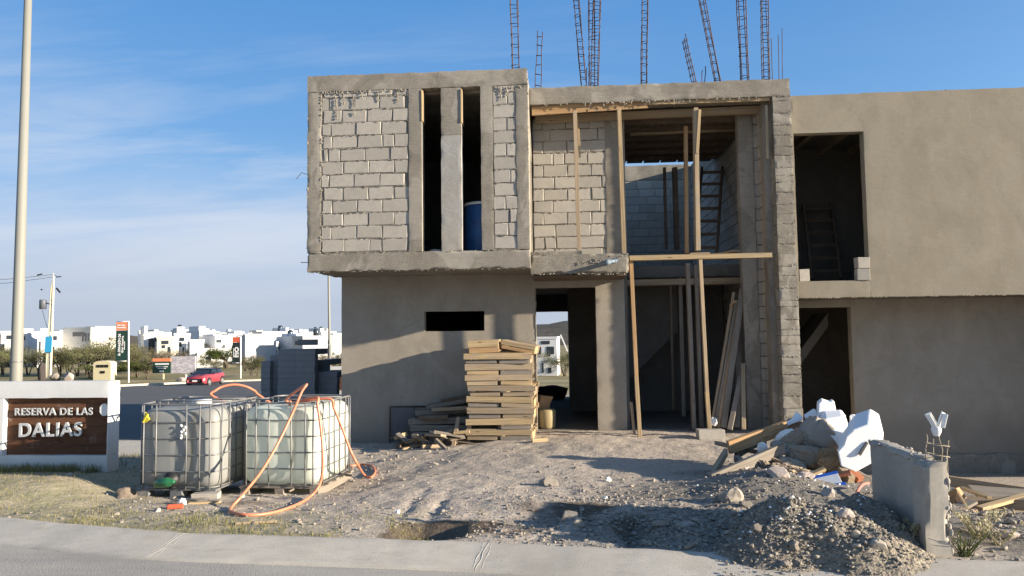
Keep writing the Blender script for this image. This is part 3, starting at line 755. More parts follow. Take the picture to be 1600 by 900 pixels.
def f_nl(mb):
    mb.rbox(5.05,NX1,NL,NL+.17,-1.2,2.22,.12,.006,.01)
    mb.rbox(3.8,5.05,NL,NL+.17,2.08,2.22,.1,.005,.01)
    mb.rbox(3.77,3.86,NL,NL+.17,-1.2,2.1,.1,.005,.01)
    mb.rbox(8.62,8.85,NU+.17,NL,-1.2,2.2,.12,.006,.01)  # unseen cross wall under the overhang, added to shade the lower wall
np_('lower_wall',M['plaster'],f_nl)
np_('plinth',M['rough_conc'],lambda mb:mb.rbox(5.0,NX1,NL-.06,NL,-1.2,-.48,.08,.02,.03))
def f_ni(mb):
    mb.rbox(3.78,NX1,NU+.17,NL+.1,2.21,2.42,.2,.006,.01)             # soffit slab
    mb.rbox(3.78,NX1,NL+.1,18.5,2.21,2.42,.4,.004,0)
    mb.rbox(3.78,NX1,NU+.17,18.5,5.28,5.5,.3,.004,0)                  # roof
    mb.rbox(3.6,3.77,NU+.3,18.5,-1.2,5.5,.3,.004,0)
    mb.rbox(3.78,NX1,15.0,15.15,2.42,5.28,.3,.004,0)
    mb.rbox(3.78,NX1,16.0,16.15,-1.2,2.21,.3,.004,0)
    mb.rbox(NX1-.15,NX1,NU+.17,18.5,-1.2,5.5,.4,.004,0)
    mb.rbox(3.78,NX1,NL+.1,16,-.6,-.45,.3,.004,0)
    mb.rbox(7.0,7.1,NU+.17,15,2.42,5.28,.3,.004,0)
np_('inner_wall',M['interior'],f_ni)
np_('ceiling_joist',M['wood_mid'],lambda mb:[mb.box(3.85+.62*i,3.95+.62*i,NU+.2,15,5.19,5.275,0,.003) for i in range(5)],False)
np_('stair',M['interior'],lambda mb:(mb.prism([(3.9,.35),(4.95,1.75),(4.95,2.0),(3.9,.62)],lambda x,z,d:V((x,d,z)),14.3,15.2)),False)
# ------------------------------------------------------------------ timber props, planks
def plank(name,label,cat,p0,p1,w,h,mat,roll=0,group=None,extra=None):
    mb=MB(); p0=V(p0);p1=V(p1); o=p0 if p0.z<=p1.z else p1
    mb.beam(p0,p1,w,h,0,roll,.003)
    if extra: extra(mb)
    ob=mb.build(name,mat,None,False,.003,tuple(o))
    return tag(ob,label,cat,group)
gp='timber props holding up the formwork'
def prop(label,px0,py0,px1,py1,Y,w,mat,d=None,Y1=None):
    return plank('timber_prop',label,'prop',PY(px0,py0,Y),PY(px1,py1,Y1 or Y),d or w*.7,w,mat,0,gp)
Yp=12.02
prop('thin pale prop crossing the middle of the upper block wall',905,398,898,174,Yp,.085,M['wood_mid'])
prop('orange-edged prop at the right end of the upper block wall',975,398,967,170,Yp,.085,M['wood_new'])
prop('slim dark-sided prop behind the thick centre prop of the upper opening',1073,396,1071,198,12.9,.085,M['wood_or'])
prop('thick weathered prop in the centre of the upper opening',1090,392,1086,170,Yp,.15,M['wood_mid'],.07)
prop('short cleat board nailed at the top of the thick centre prop',1089,240,1093,172,Yp-.06,.06,M['wood_new'])
prop('short stub board beside the thin pale prop near the ceiling',906,246,903,185,12.45,.05,M['wood_new'])
prop('short board hanging at the top right corner of the upper opening',1199,248,1197,165,12.2,.06,M['wood_mid'])
prop('dark thin prop deep inside the upper opening, left one',1041,390,1038,262,15.2,.08,M['wood_dark'])
prop('dark double prop deep inside the upper opening',1058,390,1054,262,15.0,.13,M['wood_dark'])
prop('orange prop at the left edge of the ground-floor opening',996,625,986,408,12.05,.085,M['wood_or'])
prop('splice board nailed at the foot of the orange prop',1000,686,994,588,11.96,.085,M['wood_new'])
prop('short pale stake beside the foot of the orange prop',991,678,986,628,12.0,.06,M['wood_mid'])
prop('wide grey prop standing inside the ground-floor opening',1084,670,1074,412,12.75,.13,M['wood_old'],.06)
prop('second grey prop behind the wide grey prop',1096,668,1087,414,13.1,.10,M['wood_old'],.06)
prop('pale front prop standing on the block in the ground-floor opening',1106,640,1094,406,12.0,.075,M['wood_mid'])
prop('splice board at the foot of the pale front prop',1109,676,1104,612,11.93,.085,M['wood_new'])
prop('dim prop in the dark of the ground-floor room, beside the stair',1068,650,1062,425,14.0,.10,M['wood_old'])
prop('darkest thin prop near the stair underside',1052,640,1047,440,14.1,.07,M['wood_dark'])
plank('walkway_plank','pale plank laid across the opening at upper floor level','plank',PY(983,404,12.04),PY(1204,399,12.04),.16,.075,M['wood_new'])
plank('formwork_board','long stained formwork board under the roof slab edge','board',PY(831,174,12.21),PY(1012,162,12.21),.03,.15,M['wood_or'])
plank('formwork_board','pale formwork batten under the right half of the roof edge','board',PY(1005,161,12.20),PY(1202,154,12.20),.04,.075,M['wood_new'])
plank('formwork_beam','brown beam under the ceiling boards, first behind the roof edge','beam',PY(836,187,12.62),PY(1200,171,12.62),.1,.12,M['wood_mid'])
plank('formwork_beam','dim brown beam deeper under the ceiling boards','beam',PY(985,206,13.6),PY(1160,198,13.6),.1,.14,M['wood_mid'])
plank('joist','wooden joist across the top of the ground-floor opening','beam',(1.12,13.72,2.60),(3.3,13.72,2.60),.1,.11,M['wood_mid'])
plank('joist','second wooden joist behind the first in the ground-floor opening','beam',(1.12,14.3,2.62),(3.3,14.3,2.62),.1,.11,M['wood_mid'])
plank('scrap_board','short scrap board on top of the walkway plank by the thick prop','board',PY(1077,397,12.06),PY(1108,396,12.06),.1,.03,M['wood_mid'])
plank('scrap_board','pale board end jutting up at the upper floor edge','board',PY(1120,397,13.2),PY(1152,392,12.6),.12,.03,M['wood_mid'])
mb=MB(); mb.tube([PY(1005,403,12.6),PY(965,407,11.75),PY(948,410,11.45)],.035,10); mb.tube([PY(952,409,11.5),PY(946,411,11.42)],.045,10)
for k in range(7): mb.tube([PY(978-k*3,404.6+k*.4,11.95-k*.05),PY(977-k*3,404.8+k*.4,11.94-k*.05)],.041,10)
tag(mb.build('conduit_pipe',M['pipe_blue'],None,True,0,tuple(PY(985,405,12.1))),'grey-blue ribbed conduit poking out over the ledge beside the plank','pipe')
# leaning boards in the ground-floor bay
lb=[(1112,668,1147,457,12.5,.05,'wood_mid','leftmost thin board leaning against the party wall'),
    (1117,669,1151,470,12.45,.045,'wood_old','thin grey board second from left in the leaning row'),
    (1122,668,1154,478,12.42,.05,'wood_mid','thin tan board in the middle of the leaning row'),
    (1130,668,1160,452,12.4,.10,'wood_old','widest tallest grey board leaning in the row'),
    (1140,671,1158,585,12.15,.08,'wood_old','grey short board tilted in front of the leaning row'),
    (1152,668,1155,540,12.55,.09,'wood_old','dim upright board against the party wall'),
    (1162,671,1161,568,12.2,.065,'wood_mid','pale short upright board at the right end of the leaning row')]
for x0,y0,x1,y1,Y,w,m,l in lb:
    a=PY(x0,y0,Y); b=PY(x1,y1,Y+.55); plank('leaning_board',l,'board',a,b,w,.03 if w<.09 else .035,M[m],.25,'boards leaning inside the bay')
plank('stub_batten','small batten tied across the top of the leaning boards','board',PY(1141,478,12.9),PY(1150,470,12.75),.04,.03,M['wood_mid'])
# ladders
def ladder(label,a,b,w,n,mat):
    a=V(a);b=V(b); t=thing('ladder',label,'ladder',tuple(a)); s=V((w/2,0,0))
    for k in (-1,1):
        mb=MB(); mb.beam(a+s*k,b+s*k,.045,.085,0); mb.build('rail',mat,t,False,.003)
    for i in range(n):
        q=a.lerp(b,(i+.6)/n); mb=MB(); mb.beam(q-s*1.15,q+s*1.15,.03,.06,0); mb.build('rung',mat,t,False,.002)
ladder('dark wooden ladder leaning in the upper opening against the sky gap',PY(1102,400,14.2),PY(1113,262,15.6),.42,7,M['wood_dark'])
ladder('rough wooden ladder inside the tall opening of the tan house',PY(1291,436,14.1),PY(1277,318,14.8),.52,6,M['wood_dark'])
# drum in the box
t=thing('blue_drum','blue plastic drum behind the right slit window','drum',(-1.33,12.14,2.95))
MD=Matrix.Identity(3)
mb=MB(); mb.lathe([(0,0),(.27,0),(.285,.03),(.285,.28),(.295,.30),(.285,.32),(.285,.58),(.295,.6),(.285,.62),(.28,.84),(.26,.87),(.255,.88)],(-1.33,12.14,2.955),28); mb.build('body',M['blue_drum'],t,True)
mb=MB(); mb.lathe([(.287,.845),(.295,.85),(.295,.885),(.27,.895),(.2,.885),(0,.885)],(-1.33,12.14,2.955),28); mb.build('lid',M['white_plastic'],t,True)
mb=MB(); mb.rock((-2.08,11.95,3.02),.11,77,2,(1.3,1,.7),.5,3); tag(mb.build('rag_bundle',M['white_plastic'],None,True,0,(-2.08,11.95,2.96)),'pale rag bundle on the floor behind the left slit window','rag')
# loose blocks
def cinder(label,c,rz=0,tilt=0,sx=.40,sy=.15,sz=.19,mat='block',group=None):
    mb=MB(); Mx=Matrix.Rotation(rz,3,'Z')@Matrix.Rotation(tilt,3,'Y')
    mb.obox(c,sx,sy,sz,Mx,0,.004); o=mb.build('concrete_block',M[mat],None,False,.006,(c[0],c[1],c[2]-sz/2)); return tag(o,label,'block',group)
p=PY(1110,689,11.75); cinder('grey concrete block lying in front of the pale front prop',(p.x,11.75,.09),.08,0,.40,.2,.15)
p=PY(1254,428,12.36); cinder('lone block end at the left corner of the tan house opening',(p.x,12.36,2.57),.1,0,.17,.15,.2)
p=PY(1347,430,12.33); cinder('lower of two pale block ends on the right end of the sill',(p.x,12.33,2.565),-.05,0,.2,.16,.185)
cinder('upper of two pale block ends on the right end of the sill',(p.x+.004,12.33,2.755),.03,0,.19,.16,.18)
# sacks in doorway
def sack(name,label,cat,c,r,seed,sq,mat,rough=.5,origin=None,cuts=4,sub=3):
    mb=MB(); mb.rock(c,r,seed,sub,sq,rough,cuts)
    return tag(mb.build(name,mat,None,True,0,origin or (c[0],c[1],c[2]-r*sq[2]*.8)),label,cat)
p=PY(853,655,13.1); 
mb=MB(); mb.lathe([(0,0),(.13,0),(.15,.04),(.155,.3),(.14,.33),(.0,.33)],(p.x+.02,13.05,.03),20); tag(mb.build('bucket',plain('tan_bucket',(.28,.22,.12),.6),None,True,0,(p.x+.02,13.05,.03)),'dull tan bucket just inside the doorway','bucket')
mb=MB(); mb.obox((p.x-.03,13.12,.46),.24,.03,.26,Matrix.Rotation(.25,3,'Y')@Matrix.Rotation(.5,3,'Z'),0,.03); tag(mb.build('cardboard_piece',M['cardboard'],None,False,.003,(p.x,13.1,.35)),'torn cardboard piece standing on the bucket in the doorway','cardboard')
sack('rubble_heap','dim grey rubble heap inside the doorway against the hall wall','rubble',(-.55,13.9,.1),.5,5,(.8,1.1,.9),M['mortar'],.6,(-.55,13.9,0),6)
sack('rubble_heap','dark rubble heap at the far end of the hall','rubble',(-.55,18.9,.1),.42,8,(1.6,.6,.55),M['rock_dark'],.9,(-.55,18.9,0),3)
# ------------------------------------------------------------------ rebar cages on the roof
def cage(label,base,top,w=.11,n=4,ties=True,sp=.17,name='rebar_cage',mat=None,r=.008,cat='rebar'):
    b=V(base);t=V(top); ax=(t-b).normalized(); x=ax.cross(V((0,1,0))).normalized(); y=ax.cross(x)
    root=thing(name,label,cat,tuple(b),'rebar standing up from the structure')
    cor=[(-1,-1),(1,-1),(1,1),(-1,1)] if n==4 else ([(-1,0),(.1,.6),(1,0)] if n==3 else [(-1,0),(1,0)])
    L=(t-b).length; mat=mat or M['rust']
    for i,(cx,cy) in enumerate(cor):
        mb=MB(); o=x*cx*w/2+y*cy*w/2; e=rnd.uniform(-.12,.06)
        k=V((rnd.uniform(-.012,.012),0,0))
        mb.tube([b+o-ax*.1,b+o+ax*L*.33+k,b+o+ax*L*.66-k,t+o+ax*e],r,6); mb.build('bar',mat,root,True)
    if ties:
        mb=MB(); d=.05
        while d<L-.05:
            q=b+ax*d; j=rnd.uniform(-.012,.012)
            pts=[q+x*cx*(w/2+.008)+y*cy*(w/2+.008)+ax*j*cx for cx,cy in ([(-1,-1),(1,-1),(1,1),(-1,1)] if n>2 else [(-1,-.1),(1,-.1),(1,.1),(-1,.1)])]
            mb.tube(pts,.0062 if r>.005 else .0042,5,0,True); d+=sp*rnd.uniform(.85,1.15)
        mb.build('stirrups',mat,root,True)
    return root
def rc(label,bx,by,tx,ty,Y,w=.12,n=4,ties=True,sp=.17,zb=None,**k):
    b=PY(bx,by,Y); 
    if zb is not None: b.z=zb
    t=PY(tx,ty,Y); cage(label,b,t,w,n,ties,sp,**k)
rc('leftmost tall rebar cage, on the roof corner of the projecting box',806,108,802,-45,11.8,.11,zb=5.85)
rc('short thin rebar cage just right of the projecting box roof',840,140,844,45,12.5,.09,2,zb=5.74)
rc('tall rebar cage leaning left, left one of the close group on the roof',914,136,896,-45,12.6,.085,zb=5.74,sp=.14)
rc('tall upright rebar cage behind the close group on the roof',924,136,925,-45,13.0,.10,zb=5.74,sp=.16)
rc('tall rebar cage leaning right, right one of the close group on the roof',928,136,934,-45,12.5,.12,zb=5.74,sp=.13)
rc('short rebar stubs at the foot of the close group on the roof',918,135,919,100,12.5,.05,2,False,zb=5.74)
rc('tall straight rebar cage alone in the middle of the roof edge',1006,132,1008,-45,12.5,.09,zb=5.74,sp=.14)
rc('short rebar cage leaning left with long bare tips',1087,130,1068,55,12.5,.07,3,zb=5.74,sp=.12)
rc('two short rebar stubs between the leaning cages',1098,129,1100,100,12.5,.05,2,False,zb=5.74)
rc('tall rebar cage leaning left, on the right half of the roof',1124,128,1088,-45,12.5,.08,zb=5.74,sp=.14)
rc('thick dark tall rebar cage with a red cap at its foot',1164,127,1156,-45,12.5,.115,zb=5.74,r=.009)
rc('tall dark rebar cage nearest the tan house',1197,126,1193,-45,12.5,.10,zb=5.74,sp=.13,r=.008)
for k,(x,h,l) in enumerate(((1207,60,'left'),(1217,55,'middle'),(1222,44,'right'))):
    b=PY(x,127,12.6); b.z=5.72; tp=PY(x-2+k,h,12.6); mb=MB(); mb.tube([b,tp],.006,6); tag(mb.build('rebar_bar',M['rust'],None,True,0,tuple(b)),l+' one of three single bars at the right end of the roof','rebar','rebar standing up from the structure')
mb=MB(); p=PY(1163,124,12.45); mb.rock((p.x,12.45,5.80),.05,4,2,(1,1,.8),.3,3); tag(mb.build('red_cap',M['red_bit'],None,True,0,(p.x,12.45,5.76)),'small red cap on the roof edge at the foot of a rebar cage','cap')
# ------------------------------------------------------------------ water tanks
def sup(a,w,d,e=5.0):
    c,s=math.cos(a),math.sin(a); k=(abs(c)**e+abs(s)**e)**(-1/e); return w*c*k,d*s*k
def ibc_tank(label,x0,y0,z0,rz,mat,fx,palletkind):
    W,D,H=.925,1.07,.90
    t=thing('water_tank',label,'water tank',(x0,y0,z0)); t.rotation_euler=(0,0,rz)
    O=V((x0,y0,z0)); zb=.135
    mb=MB(); n=72; vs=[];prof=[(.0,.80),(.012,.90),(.05,.965),(.10,.99),(.2,1.0)]+[(.2+.07*i,1.0) for i in range(1,9)]+[(.80,1.0),(.88,.985),(.93,.95),(.965,.87),(.98,.7)]
    for z,s in prof:
        for k in range(n):
            a=2*math.pi*k/n; x,y=sup(a,W/2*.985*s,D/2*.985*s,9)
            bulge=.012*math.sin(z*math.pi)
            rib=-.014 if (.2<z<.8 and (k%9 in (0,))) else 0
            x*=1+bulge+rib; y*=1+bulge+rib
            x+=noise.noise(V((a*2,z*3,rz*9)))*.008; y+=noise.noise(V((a*2,z*3,rz*9+4)))*.008
            vs.append(O+V((x,y+D/2,zb+z*H)))
    m=len(prof); fs=[(i*n+k,i*n+(k+1)%n,(i+1)*n+(k+1)%n,(i+1)*n+k) for i in range(m-1) for k in range(n)]+[tuple(range(n))[::-1],tuple((m-1)*n+k for k in range(n))]
    mb.add(vs,fs); mb.build('tank_body',mat,t,True)
    mb=MB(); mb.lathe([(0,.0),(.11,0),(.11,.05),(.1,.06),(0,.06)],O+V((0,D/2,zb+.875)),20); mb.build('fill_cap',M['black'] if palletkind else M['white_plastic'],t,True)
    hx,hy=W/2,D/2; r=.008
    mb=MB()
    zr=[.02,.19,.37,.55,.73,.925]
    for i,z in enumerate(zr):
        pts=[O+V((sx*(hx-.02),hy+sy*(hy-.02),0))+V((0,0,zb+z)) for sx,sy in ()]
        ring=[]
        for k in range(48):
            x,y=sup(2*math.pi*k/48,hx+.006,hy+.006,9); ring.append(O+V((x,y+hy,zb+z+ noise.noise(V((k*.3,z*3,rz+2)))*.006)))
        mb.tube(ring,r*(1.45 if i==len(zr)-1 else 1.0),6,0,True)
    vx=[-.5+.0+f for f in fx]
    def up(x,y): mb.tube([O+V((x,y,zb+.0)),O+V((x+rnd.uniform(-.004,.004),y,zb+.5)),O+V((x,y,zb+.925))],r,6)
    for f in fx: up(-hx+f*W,-.012); up(-hx+f*W,D+.012)
    for f in (.10,.27,.42,.58,.76,.90): up(hx+.012,f*D); up(-hx-.012,f*D)
    for f in (.33,.66): mb.beam(O+V((-hx,f*D,zb+.935)),O+V((hx,f*D,zb+.935)),.03,.012)
    mb.build('cage',M['galv'],t,True)
    if palletkind==0:
        mb=MB()
        for sx in (-1,0,1):
            for y in (.06,D-.06):
                mb=MB(); mb.obox(O+V((sx*(hx-.075),y,.065)),.15,.12,.13,None,0,.006); mb.build('foot',M['galv'],t,False,.01)
        mb=MB(); mb.box(x0-hx,x0+hx,y0,y0+D,z0+.12,z0+.135); mb.build('base_sheet',M['galv'],t)
    else:
        mb=MB()
        for y in (.05,.3,D/2,D-.3,D-.05): mb.box(x0-hx-.02,x0+hx+.02,y0+y-.05,y0+y+.05,z0+.105,z0+.128,0,.003)
        for x in (-hx+.05,0,hx-.05): mb.box(x0+x-.05,x0+x+.05,y0,y0+D,z0+.02,z0+.104,0,.003)
        mb.build('wood_base',M['wood_old'],t)
    return t,O
tk1,O1=ibc_tank('left cloudy grey water tank with green bottle at its outlet',-4.31,8.0,-.125,R(-2),M['ibc_grey'],(.09,.25,.63,.80,.93),0)
tk2,O2=ibc_tank('right greenish-white water tank with orange hoses over its rim',-3.235,8.24,-.135,R(-4),M['ibc_green'],(.08,.20,.37,.66,.84,.94),1)
mb=MB(); mb.lathe([(.07,0),(.085,.02),(.085,.06),(.05,.08),(.04,.1)],O1+V((-.04,0.02,.24)),18,Matrix.Rotation(R(90),3,'X')); mb.build('outlet',M['black'],tk1,True)
mb=MB(); c=O1+V((-.05,-.16,.235)); mb.lathe([(0,-.12),(.03,-.12),(.048,-.1),(.055,-.02),(.055,.05),(.045,.09),(.02,.13),(.016,.15),(0,.15)],c,16,Matrix.Rotation(R(82),3,'Y')@Matrix.Rotation(R(15),3,'X')); tag(mb.build('green_bottle',M['green_bottle'],None,True,0,tuple(c)),'green plastic bottle on the outlet of the left tank','bottle')
mb=MB(); mb.obox(O1+V((-.35,-.02,.92)),.035,.02,.10,Matrix.Rotation(.3,3,'Y'),0,.01); mb.obox(O1+V((-.325,-.022,.905)),.05,.012,.03,Matrix.Rotation(-.6,3,'Y'),0,.008); tag(mb.build('yellow_tag',M['yellow'],None,False,0,tuple(O1+V((-.35,-.02,.88)))),'yellow tag tied to the top of the left tank cage','tag')
mb=MB()
for k in range(7): mb.rock(O1+V((.08+rnd.uniform(-.03,.05),-.025,.83-k*.022)),.016,k+50,1,(1,.6,1.2),.5,2)
tag(mb.build('white_clip',M['white_plastic'],None,True,0,tuple(O1+V((.08,-.03,.85)))),'white plastic knot clipped on the left tank cage','clip')
cinder('pale hollow block under the front right foot of the left tank',(-3.92,7.92,-.07),.15,0,.28,.14,.12,'block')
sack('prop_stone','big rough stone under the front left foot of the left tank','stone',(-4.83,7.88,-.08),.125,21,(1,.9,1.1),M['rock_brown'],.7)
# hoses
def hose(label,pts,r=.0148,n=9):
    mb=MB(); q=smoothpts(pts,n); mb.tube(q,r,9); return tag(mb.build('orange_hose',M['hose'],None,True,0,tuple(pts[0])),label,'hose','orange hoses on the water tanks')
hose('orange hose arching between the tops of the two tanks',[O1+V((.36,.72,.96)),PY(331,618,8.72),PY(337,610,8.75),PY(348,604,8.8),PY(366,601,8.85),PY(384,604,8.9),PY(398,611,8.95),PY(404,617,8.95),O2+V((-.3,.74,.93))])
def gpt(px,py,dz=.018):
    p=PT(px,py); return V((p.x,p.y,surf(p.x,p.y)+dz))
hb=[O2+V((-.02,.5,1.02)),O2+V((-.02,.25,1.08)),PY(478,601,8.28),PY(471,613,8.2),PY(455,650,8.12),PY(433,695,7.95),PY(408,737,7.7),PY(380,772,7.35),gpt(362,793),gpt(360,803),gpt(378,809),gpt(412,807),gpt(450,797),gpt(480,782),PY(498,760,7.85),PY(504,735,8.05),PY(504,700,8.15),PY(500,660,8.18),PY(496,632,8.2),PY(494,621,8.24),O2+V((.08,.12,1.04)),O2+V((.05,.4,1.0))]
hose('orange hose hanging over the right tank in a long loop on the ground',hb)
hose('orange hose running down the right tank side to a small loop',[O2+V((.05,.45,1.0)),O2+V((.16,.10,1.05)),PY(514,623,8.27),PY(522,638,8.3),PY(535,670,8.35),PY(548,705,8.4),PY(560,728,8.5),gpt(570,745),gpt(580,748),gpt(586,740),gpt(580,730),gpt(565,727),gpt(548,729),gpt(538,727)])
# ------------------------------------------------------------------ sign wall
SY=8.86
sg=thing('sign_wall','white sign wall with brown timber panel and metal letters','sign',(-6.9,SY,0))
a=PY(170,596,SY); xr=a.x; zt=a.z; xl=xr-2.95
def sgp(name,mat,fn,smooth=True):
    mb=MB(); fn(mb); return mb.build(name,mat,sg,smooth)
pz0=PY(100,712,SY).z; pz1=PY(100,622,SY).z; pxr=PY(167.5,650,SY).x; pxl=PY(5,650,SY).x
def f_sg(mb):
    mb.rbox(xl,xr,SY,SY+.24,pz1,zt,.1,.003,.006)
    mb.rbox(xl,xr,SY,SY+.24,-.25,pz0,.1,.003,.006)
    mb.rbox(pxr,xr-.0005,SY,SY+.24,pz0,pz1,.1,.003,.003)
    mb.rbox(xl,pxl,SY,SY+.24,pz0,pz1,.1,.003,.003)
sgp('frame',M['white_wall'],f_sg)
def f_panel(mb):
    n=6; h=(pz1-pz0)/n
    for i in range(n): mb.box(pxl,pxr,SY+.075+rnd.uniform(0,.002),SY+.2,pz0+h*i,pz0+h*(i+1)-.002)
sgp('panel',M['panel'],f_panel,False)
def text_mesh(txt,size,ext,bold=0,spacing=1.0):
    cu=bpy.data.curves.new('t','FONT'); cu.body=txt; cu.size=size; cu.extrude=ext; cu.offset=bold; cu.space_character=spacing
    ob=bpy.data.objects.new('t',cu); COL.objects.link(ob); dg=bpy.context.evaluated_depsgraph_get(); me=bpy.data.meshes.new_from_object(ob.evaluated_get(dg))
    vs=[v.co.copy() for v in me.vertices]; fs=[tuple(p.vertices) for p in me.polygons]
    bpy.data.objects.remove(ob); bpy.data.curves.remove(cu); return vs,fs
def put_text(mb,txt,p0,x,y,width=None,height=None,ext=.01,bold=0,spacing=1.0,mi=0):
    vs,fs=text_mesh(txt,1.0,0.0,bold,spacing)
    x=V(x);y=V(y);z=x.cross(y); x0=min(v.x for v in vs);x1=max(v.x for v in vs);y0=min(v.y for v in vs);y1=max(v.y for v in vs)
    sx=width/(x1-x0) if width else height/(y1-y0); sy=height/(y1-y0) if height else sx
    vs2,fs2=text_mesh(txt,1.0,1.0,bold,spacing)
    mb.add([V(p0)+x*((v.x-x0)*sx)+y*((v.y-y0)*sy)+z*(v.z*ext) for v in vs2],fs2)
def f_l1(mb):
    a=PY(23.5,649,SY+.045); b=PY(145,648,SY+.045); h=PY(30,637.5,SY+.045).z-a.z
    put_text(mb,'RESERVA DE LAS',(a.x,SY+.045,a.z),(1,0,0),(0,0,1),b.x-a.x,h,.008,.012,1.08)
def f_l2(mb):
    a=PY(30,683,SY+.04); b=PY(128,681,SY+.04); h=PY(30,661,SY+.04).z-a.z
    put_text(mb,'DALIAS',(a.x,SY+.04,a.z),(1,0,.012),(0,0,1),b.x-a.x,h,.012,.018,1.12)
sgp('lettering',M['letter'],f_l1,False); sgp('lettering',M['letter'],f_l2,False)
def f_em(mb):
    c=PY(164,640,SY+.04)
    mb.prism([(0.06*math.cos(R(22.5+45*k)),.08*math.sin(R(22.5+45*k))) for k in range(8)],lambda x,z,d:V((c.x+x,d,c.z+z)),SY+.02,SY+.07)
sgp('emblem',M['white_plastic'],f_em,False)
# ------------------------------------------------------------------ lamp pole
a=PY(25,596,12.2)
lp=thing('street_lamp','tall grey lamp pole behind the sign wall, leaving the picture','lamp post',(a.x,12.2,gz(a.x,12.2,False)))
mb=MB(); x=a.x; z0=gz(x,12.2,False)-.1; mb.tube([(x,12.2,z0),(x,12.2,1.2),(x+.012,12.2,9.0)],[.102,.096,.055],18); mb.build('pole',M['pole'],lp,True)
mb=MB(); z=PY(28,566,12.2).z; mb.tube([(x,12.2,z),(x,12.2,z+.02)],[.0995,.0995],18); mb.build('band',M['galv'],lp,True)
mb=MB(); mb.tube([(x+.012,12.2,9.0),(x+.012,11.6,9.35),(x+.012,11.0,9.4)],[.03,.028,.026],8); mb.build('arm',M['pole'],lp,True)
mb=MB(); mb.box(x-.08,x+.1,10.5,11.05,9.36,9.46); mb.build('lamp_head',M['pole'],lp,False,.02)
# ------------------------------------------------------------------ pallets
PW,PD=1.06,1.0
PX0=(PY(731,690,11.72).x+PY(833,690,11.72).x)/2; PYc=11.72+PD/2
nm=['bottom','second from bottom','third from bottom','fourth from bottom','fourth from top full-size','third from top full-size','second from top full-size','topmost full-size']
z=surf(PX0,11.8)-.0
def mkpal(i):
    g=random.Random(i*17+3)
    pal=thing('wooden_pallet',nm[i]+' pallet of the tall stack by the doorway','pallet',(0,0,0),'pallets stacked against the front wall')
    wd=lambda *o:M[g.choice(o)]
    tl=lambda a:Matrix.Rotation(g.uniform(-a,a),3,'Y')@Matrix.Rotation(g.uniform(-a,a),3,'Z')
    for y in (-PD/2+.012,PD/2-.012):
        mb=MB(); h=g.uniform(.078,.1); mb.obox((g.uniform(-.015,.015),y+g.uniform(-.01,.006),.124),PW+g.uniform(-.04,.02),.024,h,tl(.009),0,.006); mb.build('side_board',wd('wood_new','wood_new','wood_mid','wood_or' if i%3==2 else 'wood_new'),pal,False,.003)
    for sx in (-1,1):
        if i==1 and sx<0: continue
        mb=MB(); mb.obox((sx*PW*.252+g.uniform(-.006,.006),-PD/2+.02+g.uniform(0,.014),.037),PW*.462+g.uniform(-.02,.012),.022,g.uniform(.058,.07),tl(.012),0,.006); mb.build('lower_board',wd('wood_mid','wood_old','wood_new'),pal,False,.003)
    for x in (-PW/2+.04,0,PW/2-.04):
        mb=MB(); mb.obox((x+g.uniform(-.015,.015),.03,.058),g.uniform(.05,.085),PD-.14 if x==0 else PD-.06,.112,None,0,.004); mb.build('bearer',wd('wood_new','wood_mid'),pal,False,.003)
    mb=MB(); n=g.choice((6,7)); 
    for k in range(n): mb.obox((g.uniform(-.012,.012),-PD/2+.075+k*(PD-.15)/(n-1),.163),PW-.012+g.uniform(-.03,.02),.085,.018,tl(.006),0,.004)
    mb.build('deck',wd('wood_mid','wood_old','wood_new'),pal,False,.003)
    return pal
for i in range(8):
    o=mkpal(i)
    dx=[.0,.0,.02,.015,.035,-.03,-.035,-.01][i]
    o.location=(PX0+dx+rnd.uniform(-.012,.012),PYc+rnd.uniform(-.03,.02),z+i*.172); o.rotation_euler=(R(rnd.uniform(-.5,.5)),R(rnd.uniform(-.7,.7)),R(rnd.uniform(-3,3)))
ztop=z+8*.172
def crate(label,c,W,D,Hh,rot):
    t=thing('pallet_frame',label,'pallet',tuple(c),'pallets stacked against the front wall'); c=V(c)
    for y in (-D/2,D/2):
        mb=MB(); mb.obox(c+V((0,y,Hh*.73)),W,.022,Hh*.5,None,0,.004); mb.build('side_board',M['wood_new'],t,False,.003)
        mb=MB(); mb.obox(c+V((.01,y,Hh*.22)),W*.96,.02,Hh*.42,None,0,.004); mb.build('lower_board',M['wood_or'],t,False,.003)
    for x in (-W/2+.03,W/2-.03):
        mb=MB(); mb.obox(c+V((x,0,Hh*.5)),.05,D-.04,Hh*.9,None,0,.003); mb.build('bearer',M['wood_new'],t,False,.003)
    mb=MB()
    for i in range(5): mb.obox(c+V((0,-D/2+.09+i*(D-.18)/4,Hh)),W,.1,.018,None,0,.003)
    mb.build('deck',M['wood_mid'],t,False,.003)
    t.rotation_euler=rot
crate('small double-board frame on the left top of the pallet stack',(PX0-.27,PYc-.05,ztop),.50,.85,.20,(0,R(-1.5),R(2)))
crate('tilted broken frame on the right top of the pallet stack',(PX0+.30,PYc-.02,ztop+.02),.56,.8,.13,(0,R(11),R(-3)))
